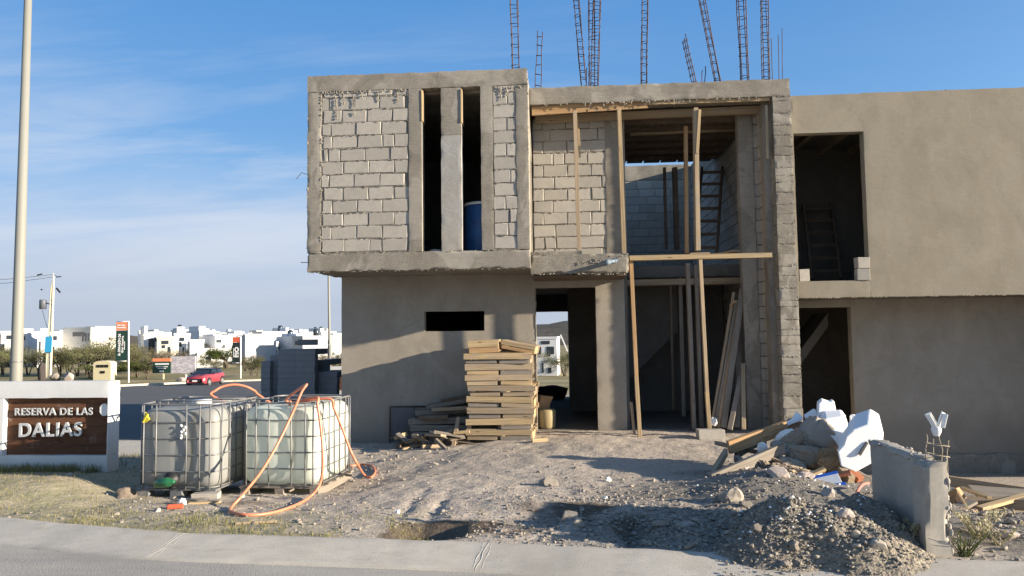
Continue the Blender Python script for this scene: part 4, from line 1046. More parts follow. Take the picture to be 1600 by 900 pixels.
# old timber pile left of the pallets
ot=[(640,658,735,655,12.35,.10,'wood_old'),(643,668,735,668,12.3,.10,'wood_old'),(648,680,738,682,12.25,.12,'wood_old'),(650,645,736,640,12.45,.08,'wood_old'),(668,636,733,624,12.5,.07,'wood_old'),(690,628,736,620,12.55,.09,'wood_dark'),(676,640,730,637,12.4,.06,'wood_mid'),(655,652,700,650,12.2,.06,'wood_dark'),(660,690,726,690,12.2,.08,'wood_old')]
ol=['wide grey plank near the middle of the old timber pile','grey plank just below the middle of the old timber pile','thick grey plank low in the old timber pile','grey plank near the top of the old timber pile','sloping grey plank on top of the old timber pile','short dark plank on top of the old timber pile near the pallets','narrow tan lath across the old timber pile','short dark offcut at the left of the old timber pile','bottom grey plank of the old timber pile']
for (x0,y0,x1,y1,Y,h,m),l in zip(ot,ol):
    plank('old_plank',l,'plank',PY(x0,y0,Y),PY(x1,y1,Y+rnd.uniform(-.05,.1)),.25,h,M[m],rnd.uniform(-.06,.06),'old planks piled by the front wall')
mb=MB(); a=PY(609,690,12.66); b=PY(645,636,12.62); 
mb.tube([(a.x,12.66,a.z-.05),(a.x,12.70,b.z),(b.x+.2,12.70,b.z)],.014,8); tag(mb.build('steel_frame',M['rust'],None,True,0,(a.x,12.66,a.z)),'thin dark steel frame leaning on the shaded wall by the timber pile','frame')
mb=MB(); mb.obox(((a.x+b.x)/2+.02,12.69,(a.z+b.z)/2-.02),b.x-a.x,.012,b.z-a.z,Matrix.Rotation(R(4),3,'X'),0,.003); tag(mb.build('grey_sheet',plain('dark_grey_sheet',(.13,.13,.135),.8),None,False,0,(a.x,12.69,a.z-.05)),'grey sheet leaning on the wall behind the steel frame','sheet')
# scraps of wood
def scrap(px,py,ang,l,w,h,mat,label,dz=0,tilt=0,group='wood scraps on the ground',pt=None):
    p=pt or PT(px,py); z=surf(p.x,p.y)+h/2+dz; d=V((math.cos(ang),math.sin(ang),math.tan(tilt)))*l/2
    plank('wood_scrap',label,'wood scrap',(p.x-d.x,p.y-d.y,z-d.z),(p.x+d.x,p.y+d.y,z+d.z),w,h,M[mat],rnd.uniform(-.2,.2),group)
sl='splintered wood scrap in the heap in front of the old timber pile'
for i in range(30):
    scrap(rnd.uniform(622,728),rnd.uniform(693,703),rnd.uniform(-1,4),rnd.uniform(.2,.6),rnd.uniform(.04,.13),rnd.uniform(.02,.06),rnd.choice(['wood_old','wood_mid','wood_new','wood_old','wood_dark']),sl,rnd.uniform(0,.2),rnd.uniform(-.5,.5))
scrap(690,698,.9,.4,.05,.03,'wood_new','bright split lath sticking up from the scrap heap',.08,.5); scrap(711,696,1.3,.3,.06,.05,'wood_mid','upright stub post in the scrap heap near the pallets',.1,1.1)
scrap(843,690,.4,.25,.06,.05,'wood_new','small bright offcut at the foot of the pallet stack')
scrap(400,819,.25,.34,.045,.02,'wood_mid','pale lath lying in the grass near the kerb'); scrap(320,788,.3,.3,.08,.02,'wood_new','flat tan board bit in front of the left tank'); scrap(338,768,.2,.2,.03,.02,'wood_new','small yellow stick under the left tank corner')
scrap(1085,857,.9,.25,.03,.02,'wood_mid','thin pale stick on the rubble beside the kerb')
# ------------------------------------------------------------------ shaded block stacks behind the tanks
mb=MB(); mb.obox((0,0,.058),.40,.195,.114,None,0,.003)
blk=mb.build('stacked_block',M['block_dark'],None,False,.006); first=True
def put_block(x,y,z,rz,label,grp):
    global first
    if first: o=blk; first=False
    else: o=blk.copy(); COL.objects.link(o)
    o.location=(x+rnd.uniform(-.006,.006),y+rnd.uniform(-.008,.008),z); o.rotation_euler=(0,0,rz+rnd.uniform(-.02,.02)); tag(o,label,'block',grp)
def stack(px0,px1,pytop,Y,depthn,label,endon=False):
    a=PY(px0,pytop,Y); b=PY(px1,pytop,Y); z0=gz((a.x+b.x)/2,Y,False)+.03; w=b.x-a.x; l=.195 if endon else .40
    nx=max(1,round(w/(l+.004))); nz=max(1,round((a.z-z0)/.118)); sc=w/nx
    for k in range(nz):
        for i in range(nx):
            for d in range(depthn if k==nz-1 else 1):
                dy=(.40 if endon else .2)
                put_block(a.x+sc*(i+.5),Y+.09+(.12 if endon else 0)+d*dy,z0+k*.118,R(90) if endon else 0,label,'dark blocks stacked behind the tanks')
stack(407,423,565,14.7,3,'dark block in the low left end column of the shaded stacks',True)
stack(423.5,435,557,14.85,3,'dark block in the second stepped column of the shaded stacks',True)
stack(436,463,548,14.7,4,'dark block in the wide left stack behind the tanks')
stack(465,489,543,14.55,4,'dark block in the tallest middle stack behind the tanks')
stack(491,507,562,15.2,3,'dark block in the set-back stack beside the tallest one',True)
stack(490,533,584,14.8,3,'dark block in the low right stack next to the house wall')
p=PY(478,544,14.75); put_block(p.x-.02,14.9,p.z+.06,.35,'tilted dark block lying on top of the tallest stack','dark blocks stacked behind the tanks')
# ------------------------------------------------------------------ low retaining wall with bar cage and bottle
wy0,wy1=5.5,6.5; wx0,wx1=PY(1442,721,5.5).x+.03,PY(1480,721,5.5).x-.03
ztp=PY(1460,721,wy0).z
rw=thing('low_wall','low grey rendered boundary wall running back from the kerb','wall',((wx0+wx1)/2,5.6,0))
mb=MB(); mb.rbox(wx0-.03,wx1+.03,wy0,wy0+.2,-.2,ztp-.01,.04,.008,.03,mi=0)
mb.crumbs((wx1+.03,wy0+.02,.0),(wx1+.03,wy0+.05,ztp),70,.008,.022,(.01,.03,.02),5,(.7,.8,1.5)); mb.build('end_post',M['wall_pale'],rw,True)
mb=MB(); mb.rbox(wx0+.004,wx1,wy0+.2,wy1,-.2,ztp-.01,.06,.004,.004); mb.build('core',M['wall_pale'],rw,True)
mb=MB(); mb.rbox(wx0-.01,wx1+.01,wy0+.15,wy1,ztp-.03,ztp+.015,.05,.012,.03); mb.crumbs((wx0+.05,wy0+.2,ztp+.008),(wx0+.05,wy1,ztp+.008),40,.005,.014,(.07,.02,.003),6); mb.build('coping',M['wall_pale'],rw,True)
b=PY(1464,716,wy0+.1); t_=PY(1464,668,wy0+.1); b.z=ztp-.02
cage('small pale bar cage sticking up from the end of the low wall',b,t_,.10,4,True,.085,mat=M['rebar_pale'],r=.0035)
t=thing('cut_bottle','white cut plastic bottle upside down on the bar cage of the low wall','bottle',tuple(t_))
mb=MB(); mb.lathe([(.018,-.06),(.03,-.035),(.035,-.01),(.028,.01)],t_+V((-.005,0,0)),14); mb.build('neck',M['white_plastic'],t,True)
for sx,a in ((-1,.55),(1,-.35)):
    mb=MB(); c=t_+V((sx*.032,0,.055)); mb.obox(c,.042,.012,.115,Matrix.Rotation(sx*abs(a),3,'Y')@Matrix.Rotation(.5*sx,3,'Z'),0,.004)
    mb.obox(c+V((sx*.012,-.018,-.005)),.03,.01,.10,Matrix.Rotation(sx*abs(a)*.8,3,'Y')@Matrix.Rotation(-.6,3,'Z'),0,.004); mb.build('flap',M['white_plastic'],t,False,.004)
# ------------------------------------------------------------------ rubbish heap by the low wall
def slab_poly(name,label,cat,pts,Y,th,mat,tiltback=.0,bev=.01,group=None,rotd=(0,1,0)):
    """irregular flat piece: outline seen from the road, given real thickness along its own facing direction"""
    q=[PY(x,y,Y) for x,y in pts]; c=sum(q,V((0,0,0)))/len(q); nrm=V(rotd).normalized(); mb=MB(); n=len(q)
    f=[V((p.x,p.y+tiltback*(p.z-c.z),p.z)) for p in q]
    bk=[p+nrm*th*(1+.1*math.sin(i*2.3)) for i,p in enumerate(f)]
    mb.add(f+bk,[tuple(range(n))[::-1],tuple(range(n,2*n))]+[(i,(i+1)%n,n+(i+1)%n,n+i) for i in range(n)])
    return tag(mb.build(name,mat,None,False,bev,tuple(c-V((0,0,.2)))),label,cat,group)
def foam(label,pts,Y,th,tb=.2,rotd=(.25,1,0)):
    return slab_poly('foam_block',label,'foam block',pts,Y,th,M['foam'],tb,.016,'white foam blocks on the rubbish heap',rotd)
foam('largest white foam block with a dark slit, leaning on the low wall',[(1308,705),(1318,694),(1322,682),(1334,671),(1358,662),(1372,668),(1379,705),(1366,722),(1336,738),(1313,729)],8.2,.5,.05,(.45,1,.25))
foam('white foam piece poking up behind the largest block',[(1330,668),(1332,652),(1336,650),(1356,653),(1363,660),(1362,676),(1334,680)],8.9,.2,.3)
foam('middle white foam block between the largest and the upright one',[(1284,664),(1292,655),(1320,651),(1326,662),(1322,690),(1312,706),(1302,688)],8.75,.3,.4,(.3,1,.2))
foam('tallest upright white foam chunk at the top of the heap',[(1276,664),(1279,630),(1285,624),(1296,628),(1304,626),(1308,650),(1296,656),(1284,665)],9.1,.2,.1)
foam('small white foam chunk left of the upright one',[(1257,650),(1274,640),(1277,642),(1280,665),(1262,668)],9.15,.15,.2)
foam('flat white triangular foam shard at the left of the heap top',[(1221,664),(1238,656),(1247,644),(1256,653),(1254,657),(1238,662),(1228,666)],9.15,.12,.6)
mb=MB(); mb.beam(PY(1343,711,8.175),PY(1355,691,8.2),.016,.03); tag(mb.build('slit_strip',M['black'],None,False,.002,tuple(PY(1349,701,6.53))),'thin black strip added as the dark slit in the largest foam block','strip')  # black strip added to stand for the dark slit in the foam
def crumple(name,label,cat,px,py,Y,r,seed,sq,mat,rot=0,bumpy=.7):
    c=PY(px,py,Y); mb=MB(); g=random.Random(seed); o=V((seed,seed*2,0)); vs,fs=ICO[4 if r>.1 else 3]; Mx=Matrix.Rotation(rot,3,'Y'); out=[]
    pw=.62 if name=='cement_sack' else 1
    for p in vs:
        w=p+.35*noise.noise_vector(p*1.4+o)
        k=1+bumpy*((.42*abs(noise.noise(w*1.5+o))**.8-.22*abs(noise.noise(w*3+o))**.8) if pw<1 else (.42*abs(noise.noise(w*2.2+o))**.8-.34*abs(noise.noise(w*4.6+o))**.7))+(.0 if pw<1 else .05)*noise.noise(p*13+o)
        p2=V([math.copysign(abs(c_)**pw,c_) for c_ in p]) if pw<1 else p
        if pw<1: p2=p2*(1-.12*max(0,p2.length-1))*.86
        q=V((p2.x*sq[0],p2.y*sq[1],p2.z*sq[2]))*k*r; out.append(Mx@q+c)
    mb.add(out,fs); return tag(mb.build(name,mat,None,pw<1,0,(c.x,c.y,c.z-r*sq[2])),label,cat)
M['paper2']=plain('grey_paper_sack',(.30,.265,.22),.85,0,.15,.2,5,.3,30)
crumple('cement_sack','large crumpled grey-brown cement sack on the heap under the foam','sack',1280,684,8.85,.26,3,(1.0,.55,.85),M['paper2'],.75)
crumple('cement_sack','folded brown cement sack below the large crumpled one','sack',1258,714,8.65,.22,5,(1.05,.7,.62),M['paper'],.15)
crumple('cement_sack','dark brown sack at the right bottom of the heap','sack',1292,722,8.6,.18,9,(.9,.8,.9),M['cardboard'],.1)
crumple('cement_sack','tan crumpled sack at the heap top beside the foam shard','sack',1243,672,9.3,.15,12,(1,.7,.9),M['paper'],.3)
crumple('paper_scrap','pinkish crumpled paper scrap on the heap','paper',1251,678,8.85,.08,14,(1,.7,.8),plain('pink_paper',(.5,.27,.2),.8),.3)
crumple('paper_scrap','torn pale paper scrap above the grey plank','paper',1226,681,8.85,.10,15,(1.2,.5,.6),M['white_plastic'],-.5)
crumple('paper_scrap','small white paper scrap in the gap of the planks','paper',1191,700,8.6,.07,16,(.8,.5,.9),M['white_plastic'],.2)
crumple('paper_scrap','brown paper scrap beside the tan crumpled sack','paper',1235,690,8.8,.14,17,(1.3,.6,.6),M['paper'],-.6)
crumple('dry_weed_clump','dry brown tangled clump in front of the sacks','rubbish',1237,738,8.2,.14,18,(1.7,.8,.5),M['paper'],.2,1.3)
crumple('dry_weed_clump','small dark tangle left of the pinkish stones','rubbish',1187,757,7.75,.11,19,(1,.8,.8),M['wood_dark'],.2,1.4)
crumple('dry_weed_clump','yellowish twisted scrap beside the dark tangle','rubbish',1200,729,8.3,.08,20,(1.5,.7,.5),M['paper'],.6,1.2)
slab_poly('yellow_board','yellowish foam-edged board sticking up between sacks and foam','board',[(1265,652),(1269,650),(1278,664),(1277,670)],8.95,.05,M['wood_new'],.1,.003)
pb=[(1138,699,8.75,1229,667,9.05,.05,.15,'wood_or','long thick orange-brown plank sloping up to the heap'),(1111,749,8.05,1224,700,8.45,.05,.12,'wood_old','grey plank sloping in front of the orange-brown one'),(1112,744,8.2,1134,706,8.75,.05,.09,'wood_mid','short steep plank at the left end of the heap'),(1118,692,9.6,1190,708,8.9,.04,.05,'wood_old','thin grey lath under the orange-brown plank'),(1150,716,8.7,1188,742,8.2,.06,.07,'wood_old','grey offcut crossing below the grey plank'),(1313,735,8.25,1330,752,8.1,.08,.11,'wood_mid','broken board end under the largest foam block'),(1320,730,8.35,1345,750,8.2,.1,.06,'brick','dark red-brown board under the largest foam block'),(1150,712,8.8,1170,700,9,.05,.06,'wood_dark','dark short stick in the gap under the planks'),(1168,700,8.9,1196,690,9,.05,.05,'wood_dark','dark stick behind the white paper scrap')]
for x0,y0,Y0,x1,y1,Y1,w,h,m,l in pb: plank('heap_plank',l,'plank',PY(x0,y0,Y0),PY(x1,y1,Y1),w,h,M[m],.1,'planks on the rubbish heap')
hx=random.Random(91)
sc_l=[('splintered stick poking out below the folded brown sack',1225,722,8.35,.5,.04,'wood_mid'),('thin dark stick lying across the front of the heap',1205,738,8.2,.6,.03,'wood_dark'),('tan lath half buried in front of the brown sacks',1262,744,8.15,.45,.05,'wood_new'),('grey board end between the planks and the sacks',1216,708,8.6,.4,.08,'wood_old'),('dark red-brown offcut beside the dark brown sack',1310,742,8.1,.25,.07,'brick'),('short pale stick on top of the grey-brown sack',1268,668,8.9,.3,.03,'wood_new')]
for l,px,py,Y,ln,w_,m in sc_l:
    c=PY(px,py,Y); a=hx.uniform(-.6,.6); d=V((math.cos(a),hx.uniform(-.3,.3),math.sin(a)*.6))*ln/2; plank('heap_stick',l,'stick',c-d,c+d,w_,.03,M[m],.3,'planks on the rubbish heap')
for l,px,py,Y,r,sd,sq,m in (('crumpled grey paper bag in front of the folded sack','1236',726,8.4,.11,31,(1.4,.8,.6),'paper2'),('small white torn wrapper beside the blue carton','1276',742,8.2,.06,32,(1.3,.7,.6),'white_plastic'),('flattened brown cardboard below the foam block','1302',728,8.35,.12,33,(1.3,.4,.7),'cardboard'),('crumpled tan paper at the left of the sacks','1212',718,8.5,.10,34,(1.2,.8,.7),'paper'),('dull grey rag between the sacks and the planks','1222',700,8.75,.10,35,(1.3,.7,.7),'paper2')):
    crumple('paper_scrap',l,'paper',int(px),py,Y,r,sd,sq,M[m],.3,.8)
mb=MB()
for k in range(260):
    p=PT(hx.gauss(1250,75),hx.gauss(775,32)); r=.004+.013*hx.random()**3; mb.rock((p.x,p.y,surf(p.x,p.y)+r*.4),r,k,0,(1,.8,.7),.5,1)
tag(mb.build('foam_crumbs',M['foam']),'white foam crumbs strewn over the gravel below the heap','litter','litter','stuff')
t=thing('blue_carton','flat blue and white carton lying open in front of the heap','carton',tuple(PY(1295,755,7.95)))
Mx=Matrix.Rotation(-.15,3,'Y')@Matrix.Rotation(R(-50),3,'X')@Matrix.Rotation(-.12,3,'Z')
c=PY(1294,752,7.95); mb=MB(); mb.obox(c,.24,.03,.17,Mx,0,.003); mb.build('tray',M['white_plastic'],t,False,.003)
mb=MB(); mb.obox(c+Mx@V((0,-.017,.072)),.25,.012,.03,Mx); mb.obox(c+Mx@V((.09,-.018,-.08)),.11,.012,.036,Mx); mb.build('blue_edge',M['blue_box'],t,False,.002)
hq=[PY(1337,788,7.0),PY(1338,775,7.25),PY(1341,765,7.4),PY(1348,757,7.5),PY(1357,755,7.65)]
mb=MB(); mb.tube(smoothpts(hq,6),.016,8); tag(mb.build('hose_offcut',plain('pink_hose',(.42,.17,.13),.5),None,True,0,tuple(hq[0])),'curved pinkish hose offcut standing in the gravel beside the carton','hose')
# boulders around the heap
def stone(px,py,r,seed,label,mat='rock',sq=(1,.9,.75),grp=None,lift=.35,rough=.6,cuts=6,name='stone',sub=2):
    p=PT(px,py); z=surf(p.x,p.y); mb=MB(); mb.rock((p.x,p.y,z+r*sq[2]*lift),r,seed,sub,sq,rough,cuts)
    return tag(mb.build(name,M[mat],None,False,0,(p.x,p.y,z)),label,'stone',grp)
gb='rough stones around the gravel mound'
for px,py,r,sd,l,mt,sq in [(1142,787,.13,1,'big pale angular stone at the left foot of the gravel mound','rock',(1,.8,.95)),(1165,795,.11,2,'angular stone right beside the big pale one','rock',(1,.9,.8)),(1217,768,.12,3,'pinkish rounded stone behind the gravel mound','rock_pink',(1.2,.9,.8)),(1258,760,.09,4,'pinkish flat stone left of the carton','rock_pink',(1.4,.8,.6)),(1293,783,.11,6,'pointed tan stone standing on the mound below the carton','rock_pink',(.9,.8,1.1)),(1320,808,.10,7,'wedge-shaped tan stone on the right slope of the mound','rock_pink',(1.2,.8,.8)),(1336,836,.06,8,'small flat stone on the right slope of the mound','rock',(1.3,.9,.7)),(1372,857,.10,9,'pale stone near the kerb at the right foot of the mound','rock',(1.2,.9,.8)),(1384,872,.06,10,'smaller pale stone touching the kerb','rock',(1.1,.9,.7)),(1338,868,.06,11,'whitish stone beside the kerb below the mound','rock',(1,.8,.7)),(1228,889,.055,12,'dark stone lying on the kerb below the mound','rock',(1.2,.9,.8)),(1243,862,.07,13,'stone sitting at the front foot of the mound','rock',(1.1,.9,.8)),(1183,829,.07,14,'stone on the left slope of the mound','rock',(1.2,.9,.7)),(1145,742,.09,15,'bluish shaded stone left of the grey plank','rock',(1,.9,.8)),(1162,752,.08,16,'round whitish stone in the shade of the heap','rock_pink',(1,.9,.9)),(858,757,.10,17,'lone pale angular stone in the middle of the yard','rock',(1.4,.8,.7)),(887,815,.12,18,'upright broken stone in the damp trench','rock',(1,.8,1)),(903,824,.08,19,'smaller broken stone in the damp trench','rock',(1,.8,.9)),(1100,826,.08,23,'angular grey stone on the rubble edge by the kerb','rock',(1.2,.8,.8)),(1070,838,.07,24,'flat grey stone on the rubble edge','rock',(1.4,.9,.6)),(1032,832,.06,25,'whitish chip stone on the rubble edge','rock',(1.3,.8,.7)),(245,798,.045,26,'white round stone in front of the left tank','rock_pink',(1,.9,.8)),(150,735,.07,28,'grey stone at the foot of the sign wall','rock',(1.2,.8,.8)),(110,745,.05,29,'small stone in the grass before the sign wall','rock',(1.2,.8,.7))]:
    stone(px,py,r*(.6 if px>1150 and py>775 else .85),sd,l,mt,sq,gb,.2)
mb=MB(); p=PT(274,795); mb.obox((p.x,p.y,surf(p.x,p.y)+.025),.15,.045,.045,Matrix.Rotation(.35,3,'Z'),0,.006); tag(mb.build('orange_offcut',M['red_bit'],None,False,.01,(p.x,p.y,surf(p.x,p.y))),'bright orange-red plastic offcut on the ground before the left tank','litter')
for px,py,r,l in ((285,790,.05,'clear crumpled wrapper beside the orange offcut'),(950,752,.035,'pinkish crumpled paper in the yard'),(946,779,.02,'tiny white wrapper standing in the yard'),(621,802,.025,'white wrapper near the damp pit'),(378,777,.03,'white crumpled bag by the hose loop'),(1113,662,.09,'white plastic bag behind the front prop')):
    p=PT(px,py); 
    if px==1113: p=PY(1113,662,12.4)
    mb=MB(); mb.rock((p.x,p.y,max(p.z,surf(p.x,p.y))+r*.5),r,int(px),2,(1,.8,.8),.8,3); tag(mb.build('litter',M['white_plastic'],None,False,0,tuple(p)),l,'litter')
# loose stones lying about
mb=MB(); mb.rock((0,0,.35),1,101,2,(1,.75,.6),.25,11); protos=[mb.build('loose_stone',M['rock'])]
for k in (102,103,104,105):
    mb=MB(); mb.rock((0,0,.3),1,k,2,(1.15,.75,.55),.25,11); protos.append(mb.build('loose_stone',M['rock']))
regs=[(700,1000,700,760,14,.02,.04,'yard before the doorway'),(1000,1150,780,860,34,.02,.05,'rubble strip beside the kerb'),(900,1050,740,800,22,.02,.05,'shaded middle of the yard'),(420,620,795,832,14,.015,.04,'grassy kerb edge left of the damp pit'),(200,420,770,830,12,.015,.035,'litter strip in front of the tanks'),(0,220,752,815,6,.02,.04,'dry grass before the sign wall'),(1150,1420,800,880,40,.012,.035,'gravel mound'),(560,700,695,740,20,.02,.05,'ground between tanks and timber pile'),(640,900,790,840,16,.015,.035,'edge of the damp trench'),(1490,1600,800,860,14,.03,.07,'far side of the low wall')]
used=set()
for x0,x1,y0,y1,n,r0,r1,where in regs:
    for i in range(n):
        p=PT(rnd.uniform(x0,x1),rnd.uniform(y0,y1)); k=rnd.randrange(5)
        if k in used: o=protos[k].copy(); COL.objects.link(o)
        else: o=protos[k]; used.add(k)
        r=(r0+(r1-r0)*rnd.random()**1.8)*.85; o.location=(p.x,p.y,surf(p.x,p.y)); o.scale=(r,r,r); o.rotation_euler=(rnd.uniform(-.4,.4),rnd.uniform(-.4,.4),rnd.uniform(0,6))
        tag(o,'small loose stone lying in the '+where,'stone','loose stones in the '+where)
# gravel: nobody could count it
mb=MB(); gx=[.25+.018*i for i in range(145)]; gy=[4.7+.018*i for i in range(160)]
for X in gx:
    for Y in gy: mb.v.append(V((X,Y,mz(X,Y))))
for i in range(len(gx)-1):
    for j in range(len(gy)-1):
        a=i*len(gy)+j; q=(a,a+len(gy),a+len(gy)+1,a+1)
        if max(mb.v[k].z-(gz(mb.v[k].x,mb.v[k].y,False) if mb.v[k].y>kerbY(mb.v[k].x) else -.01) for k in q)>-.05: mb.f.append(q); mb.m.append(0); mb.uv.append([(0,0)]*4)
tag(mb.build('gravel_heap',M['heap'],smooth=True),'grey-brown heap of fine gravel and dirt spilling over the kerb','gravel','gravel','stuff')
mb=MB(); vi,fi=ICO[0]
def pebble(x,y,r):
    s=(rnd.uniform(.7,1.4),rnd.uniform(.6,1.1),rnd.uniform(.4,.8)); a=rnd.uniform(0,6); c,sn=math.cos(a),math.sin(a); z=max(surf(x,y),(.078+.11*(y-kerbY(x)) if y<kerbY(x)+.03 else -9))+r*.25
    n=len(mb.v)
    for p in vi:
        q=V((p.x*s[0],p.y*s[1],p.z*s[2]))*r*rnd.uniform(.75,1.15); mb.v.append(V((x+q.x*c-q.y*sn,y+q.x*sn+q.y*c,z+q.z)))
    for f in fi: mb.f.append([n+j for j in f]); mb.m.append(0); mb.uv.append([(0,0)]*3)
def scatter(n,cx,cy,sx,sy,r0,r1):
    for _ in range(n):
        x=rnd.gauss(cx,sx);y=rnd.gauss(cy,sy)
        if (y<kerbY(x)+.02 and mz(x,y)<.08*min(1,max(0,1+(y-kerbY(x))*1.5)) and not (1.0<x<2.2 and y>kerbY(x)-.5 and rnd.random()<.12)) or (2.5<x<2.83 and y>5.45) or (rnd.random()<.8 and (gs(x,y,-1.14,6.15,.36,.3)>.4 or gs(x,y,.05,6.95,.5,.2)>.4)) or (y>12.6): continue
        pebble(x,y,r0+(r1-r0)*rnd.random()**3)
scatter(8500,1.6,5.5,.5,.36,.003,.017); scatter(260,1.6,5.45,.45,.33,.012,.03); scatter(1300,.85,6.1,.55,.4,.005,.026); scatter(1500,2.1,5.85,.3,.3,.003,.018)
scatter(900,2.2,7.4,.45,.6,.004,.022)
tag(mb.build('gravel',M['gravel']),'fine dark gravel heaped in the mound by the kerb','gravel','gravel','stuff'); mb=MB()
scatter(1300,.5,6.3,.7,.4,.004,.026); scatter(900,.5,7.5,.7,.4,.004,.02)
scatter(700,.3,8.2,1.3,1.3,.004,.014); scatter(260,-1.9,6.5,.8,.5,.004,.016); scatter(900,-.3,6.6,.9,.5,.004,.016)
scatter(350,-.5,10.6,1.8,1.0,.004,.012); scatter(500,-2.6,9.5,.6,1.2,.005,.03); scatter(500,3.6,6.6,.4,.6,.006,.035); scatter(400,-3.6,6.9,.9,.4,.004,.02)
tag(mb.build('rubble',M['rock']),'loose rubble and pebbles strewn over the site ground','rubble','rubble','stuff')
# ------------------------------------------------------------------ timber beyond the low wall
def rp(label,x0,y0,Y0,x1,y1,Y1,w,h,m): plank('stray_board',label,'board',PY(x0,y0,Y0),PY(x1,y1,Y1),w,h,M[m],.05,'boards heaped beyond the low wall')
rp('long pale-edged board along the back of the timber beyond the low wall',1478,751,9.0,1640,775,8.7,.05,.12,'wood_mid')
rp('thick brown beam in front of the long pale-edged board',1495,789,8.0,1640,786,7.8,.16,.12,'wood_mid')
rp('wide grey sheet board lying behind the thick brown beam',1520,768,8.5,1640,778,8.3,.5,.03,'wood_old')
rp('thin lath crossing over the timber beyond the low wall',1503,762,8.3,1546,778,7.75,.04,.03,'wood_new')
rp('short upright orange offcut beside the low wall',1496,774,7.8,1509,798,7.6,.03,.10,'wood_or')
rp('orange-brown block end near the low wall',1480,780,8.1,1502,770,8.0,.10,.12,'wood_or')
rp('pale thin board under the thick brown beam',1556,799,7.5,1640,806,7.4,.10,.03,'wood_new')
rp('flat pale board lying on the dirt beyond the low wall',1540,842,6.7,1590,816,7.1,.24,.03,'wood_mid')
rp('dark-ended board at the right picture edge',1563,866,6.0,1640,830,6.3,.10,.08,'wood_old')
rp('tan plank lying askew on the near side of the timber beyond the low wall',1500,812,7.2,1585,800,7.0,.11,.04,'wood_mid')
rp('pale narrow board propped on the thick brown beam',1530,795,7.6,1612,772,8.0,.07,.04,'wood_new')
rp('grey short board tipped against the end of the low wall timber',1487,800,7.5,1518,783,7.7,.12,.03,'wood_old')
rp('orange-edged board flat behind the flat pale board',1560,822,6.9,1635,812,6.9,.16,.03,'wood_or')
mb=MB(); p=PY(1486,763,8.1); mb.obox(p,.12,.1,.02,Matrix.Rotation(.5,3,'Y'),0,.004); tag(mb.build('paper_scrap',M['white_plastic'],None,False,0,tuple(p)),'white sheet scrap among the timber beyond the low wall','paper')
crumple('dry_weed_clump','brown tangled scrap in front of the timber beyond the low wall','rubbish',1508,806,7.3,.10,41,(1.5,.8,.7),M['cardboard'],.2,1.4)
stone(1575,838,.07,44,'white stone beyond the low wall','rock_pink',(1.2,.9,.8),gb)
# weeds
def weed(label,px,py,h,n,seed,spread,mat2='weed',leafs=True):
    p=PT(px,py); z=surf(p.x,p.y); g=random.Random(seed); t=thing('weed_plant',label,'weed',(p.x,p.y,z)); st=MB(); lf=MB()
    for i in range(n):
        a=g.uniform(0,6.28); l=h*g.uniform(.5,1); b=V((p.x+g.uniform(-.04,.04),p.y+g.uniform(-.04,.04),z-.01)); e=b+V((math.cos(a)*spread*l,math.sin(a)*spread*l*.6,l)); m_=b.lerp(e,.5)+V((g.uniform(-.03,.03),0,l*.12))
        st.tube([b,m_,e],[.003,.0025,.0012],4)
        if leafs:
            for k in range(int(10*l/h)+3):
                q=m_.lerp(e,g.random())+V((g.uniform(-.015,.015),g.uniform(-.015,.015),0)); s=g.uniform(.007,.018); u=V((g.gauss(0,1),g.gauss(0,1),g.gauss(0,1))).normalized(); w=u.orthogonal()
                lf.add([q-u*s,q+w*s*.5,q+u*s,q-w*s*.5],[(0,1,2,3)])
    st.build('stems',M['weed' if mat2=='weed' else 'leaf_green'],t); 
    if leafs: lf.build('leaves',M[mat2],t)
weed('pale dry flowering weed at the foot of the low wall end',1530,840,.27,24,1,.8); weed('green grassy weed tuft beside the low wall end at the kerb',1508,868,.2,40,2,.9,'leaf_green',False)
weed('tiny dry weed by the stone under the low wall',1428,838,.12,14,3,.7); weed('dry twiggy weed in the dirt beyond the low wall',1560,850,.2,14,4,.9)
# grass tufts (stuff)
mb=MB()
def blade(x,y,h):
    z=surf(x,y); a=rnd.uniform(0,6.28); w=rnd.uniform(.0015,.0035); l=rnd.uniform(.1,.8)*h; u=V((math.cos(a),math.sin(a),0)); s=V((-u.y,u.x,0))*w
    b=V((x,y,z-.004)); m_=b+u*l*.35+V((0,0,h*.65)); e=b+u*l+V((0,0,h)); mb.add([b-s,b+s,m_+s*.7,m_-s*.7,e],[(0,1,2,3),(3,2,4)])
cnt=0
while cnt<9500:
    x=rnd.uniform(-8,-.7); k=kerbY(x); y=k+.02+abs(rnd.gauss(0,.55)) if x>-4.4 else k+.02+rnd.uniform(0,2.7)
    if y>9 or (x<-5.4 and y>8.8): cnt+=1; continue
    q=noise.noise(V((x*1.7,y*1.7,3)))+.5*noise.noise(V((x*5,y*5,1)))
    th=-.25+.4*sst(-4,-.8,x)+ (.25 if y-k>1.3 and x>-5.3 else 0)
    if q>th: blade(x,y,rnd.uniform(.012,.05)*(1.2 if q>.3 else .8))
    cnt+=1
for _ in range(2600):
    x=rnd.uniform(-8.2,-5.6); y=SY-.03-abs(rnd.gauss(0,.10)); 
    if noise.noise(V((x*4,1,2)))>-.15: blade(x,y,rnd.uniform(.03,.13))
for _ in range(1500):
    x=rnd.uniform(-6.2,-4.9); y=rnd.uniform(8.9,10.3); blade(x,y,rnd.uniform(.02,.08))
tag(mb.build('grass',M['grass']),'patchy short dry and green grass along the kerb','grass','grass','stuff')
# ------------------------------------------------------------------ far background
def at(px,py): p=PT(px,py); return V((p.x,p.y,gz(p.x,p.y,False)))
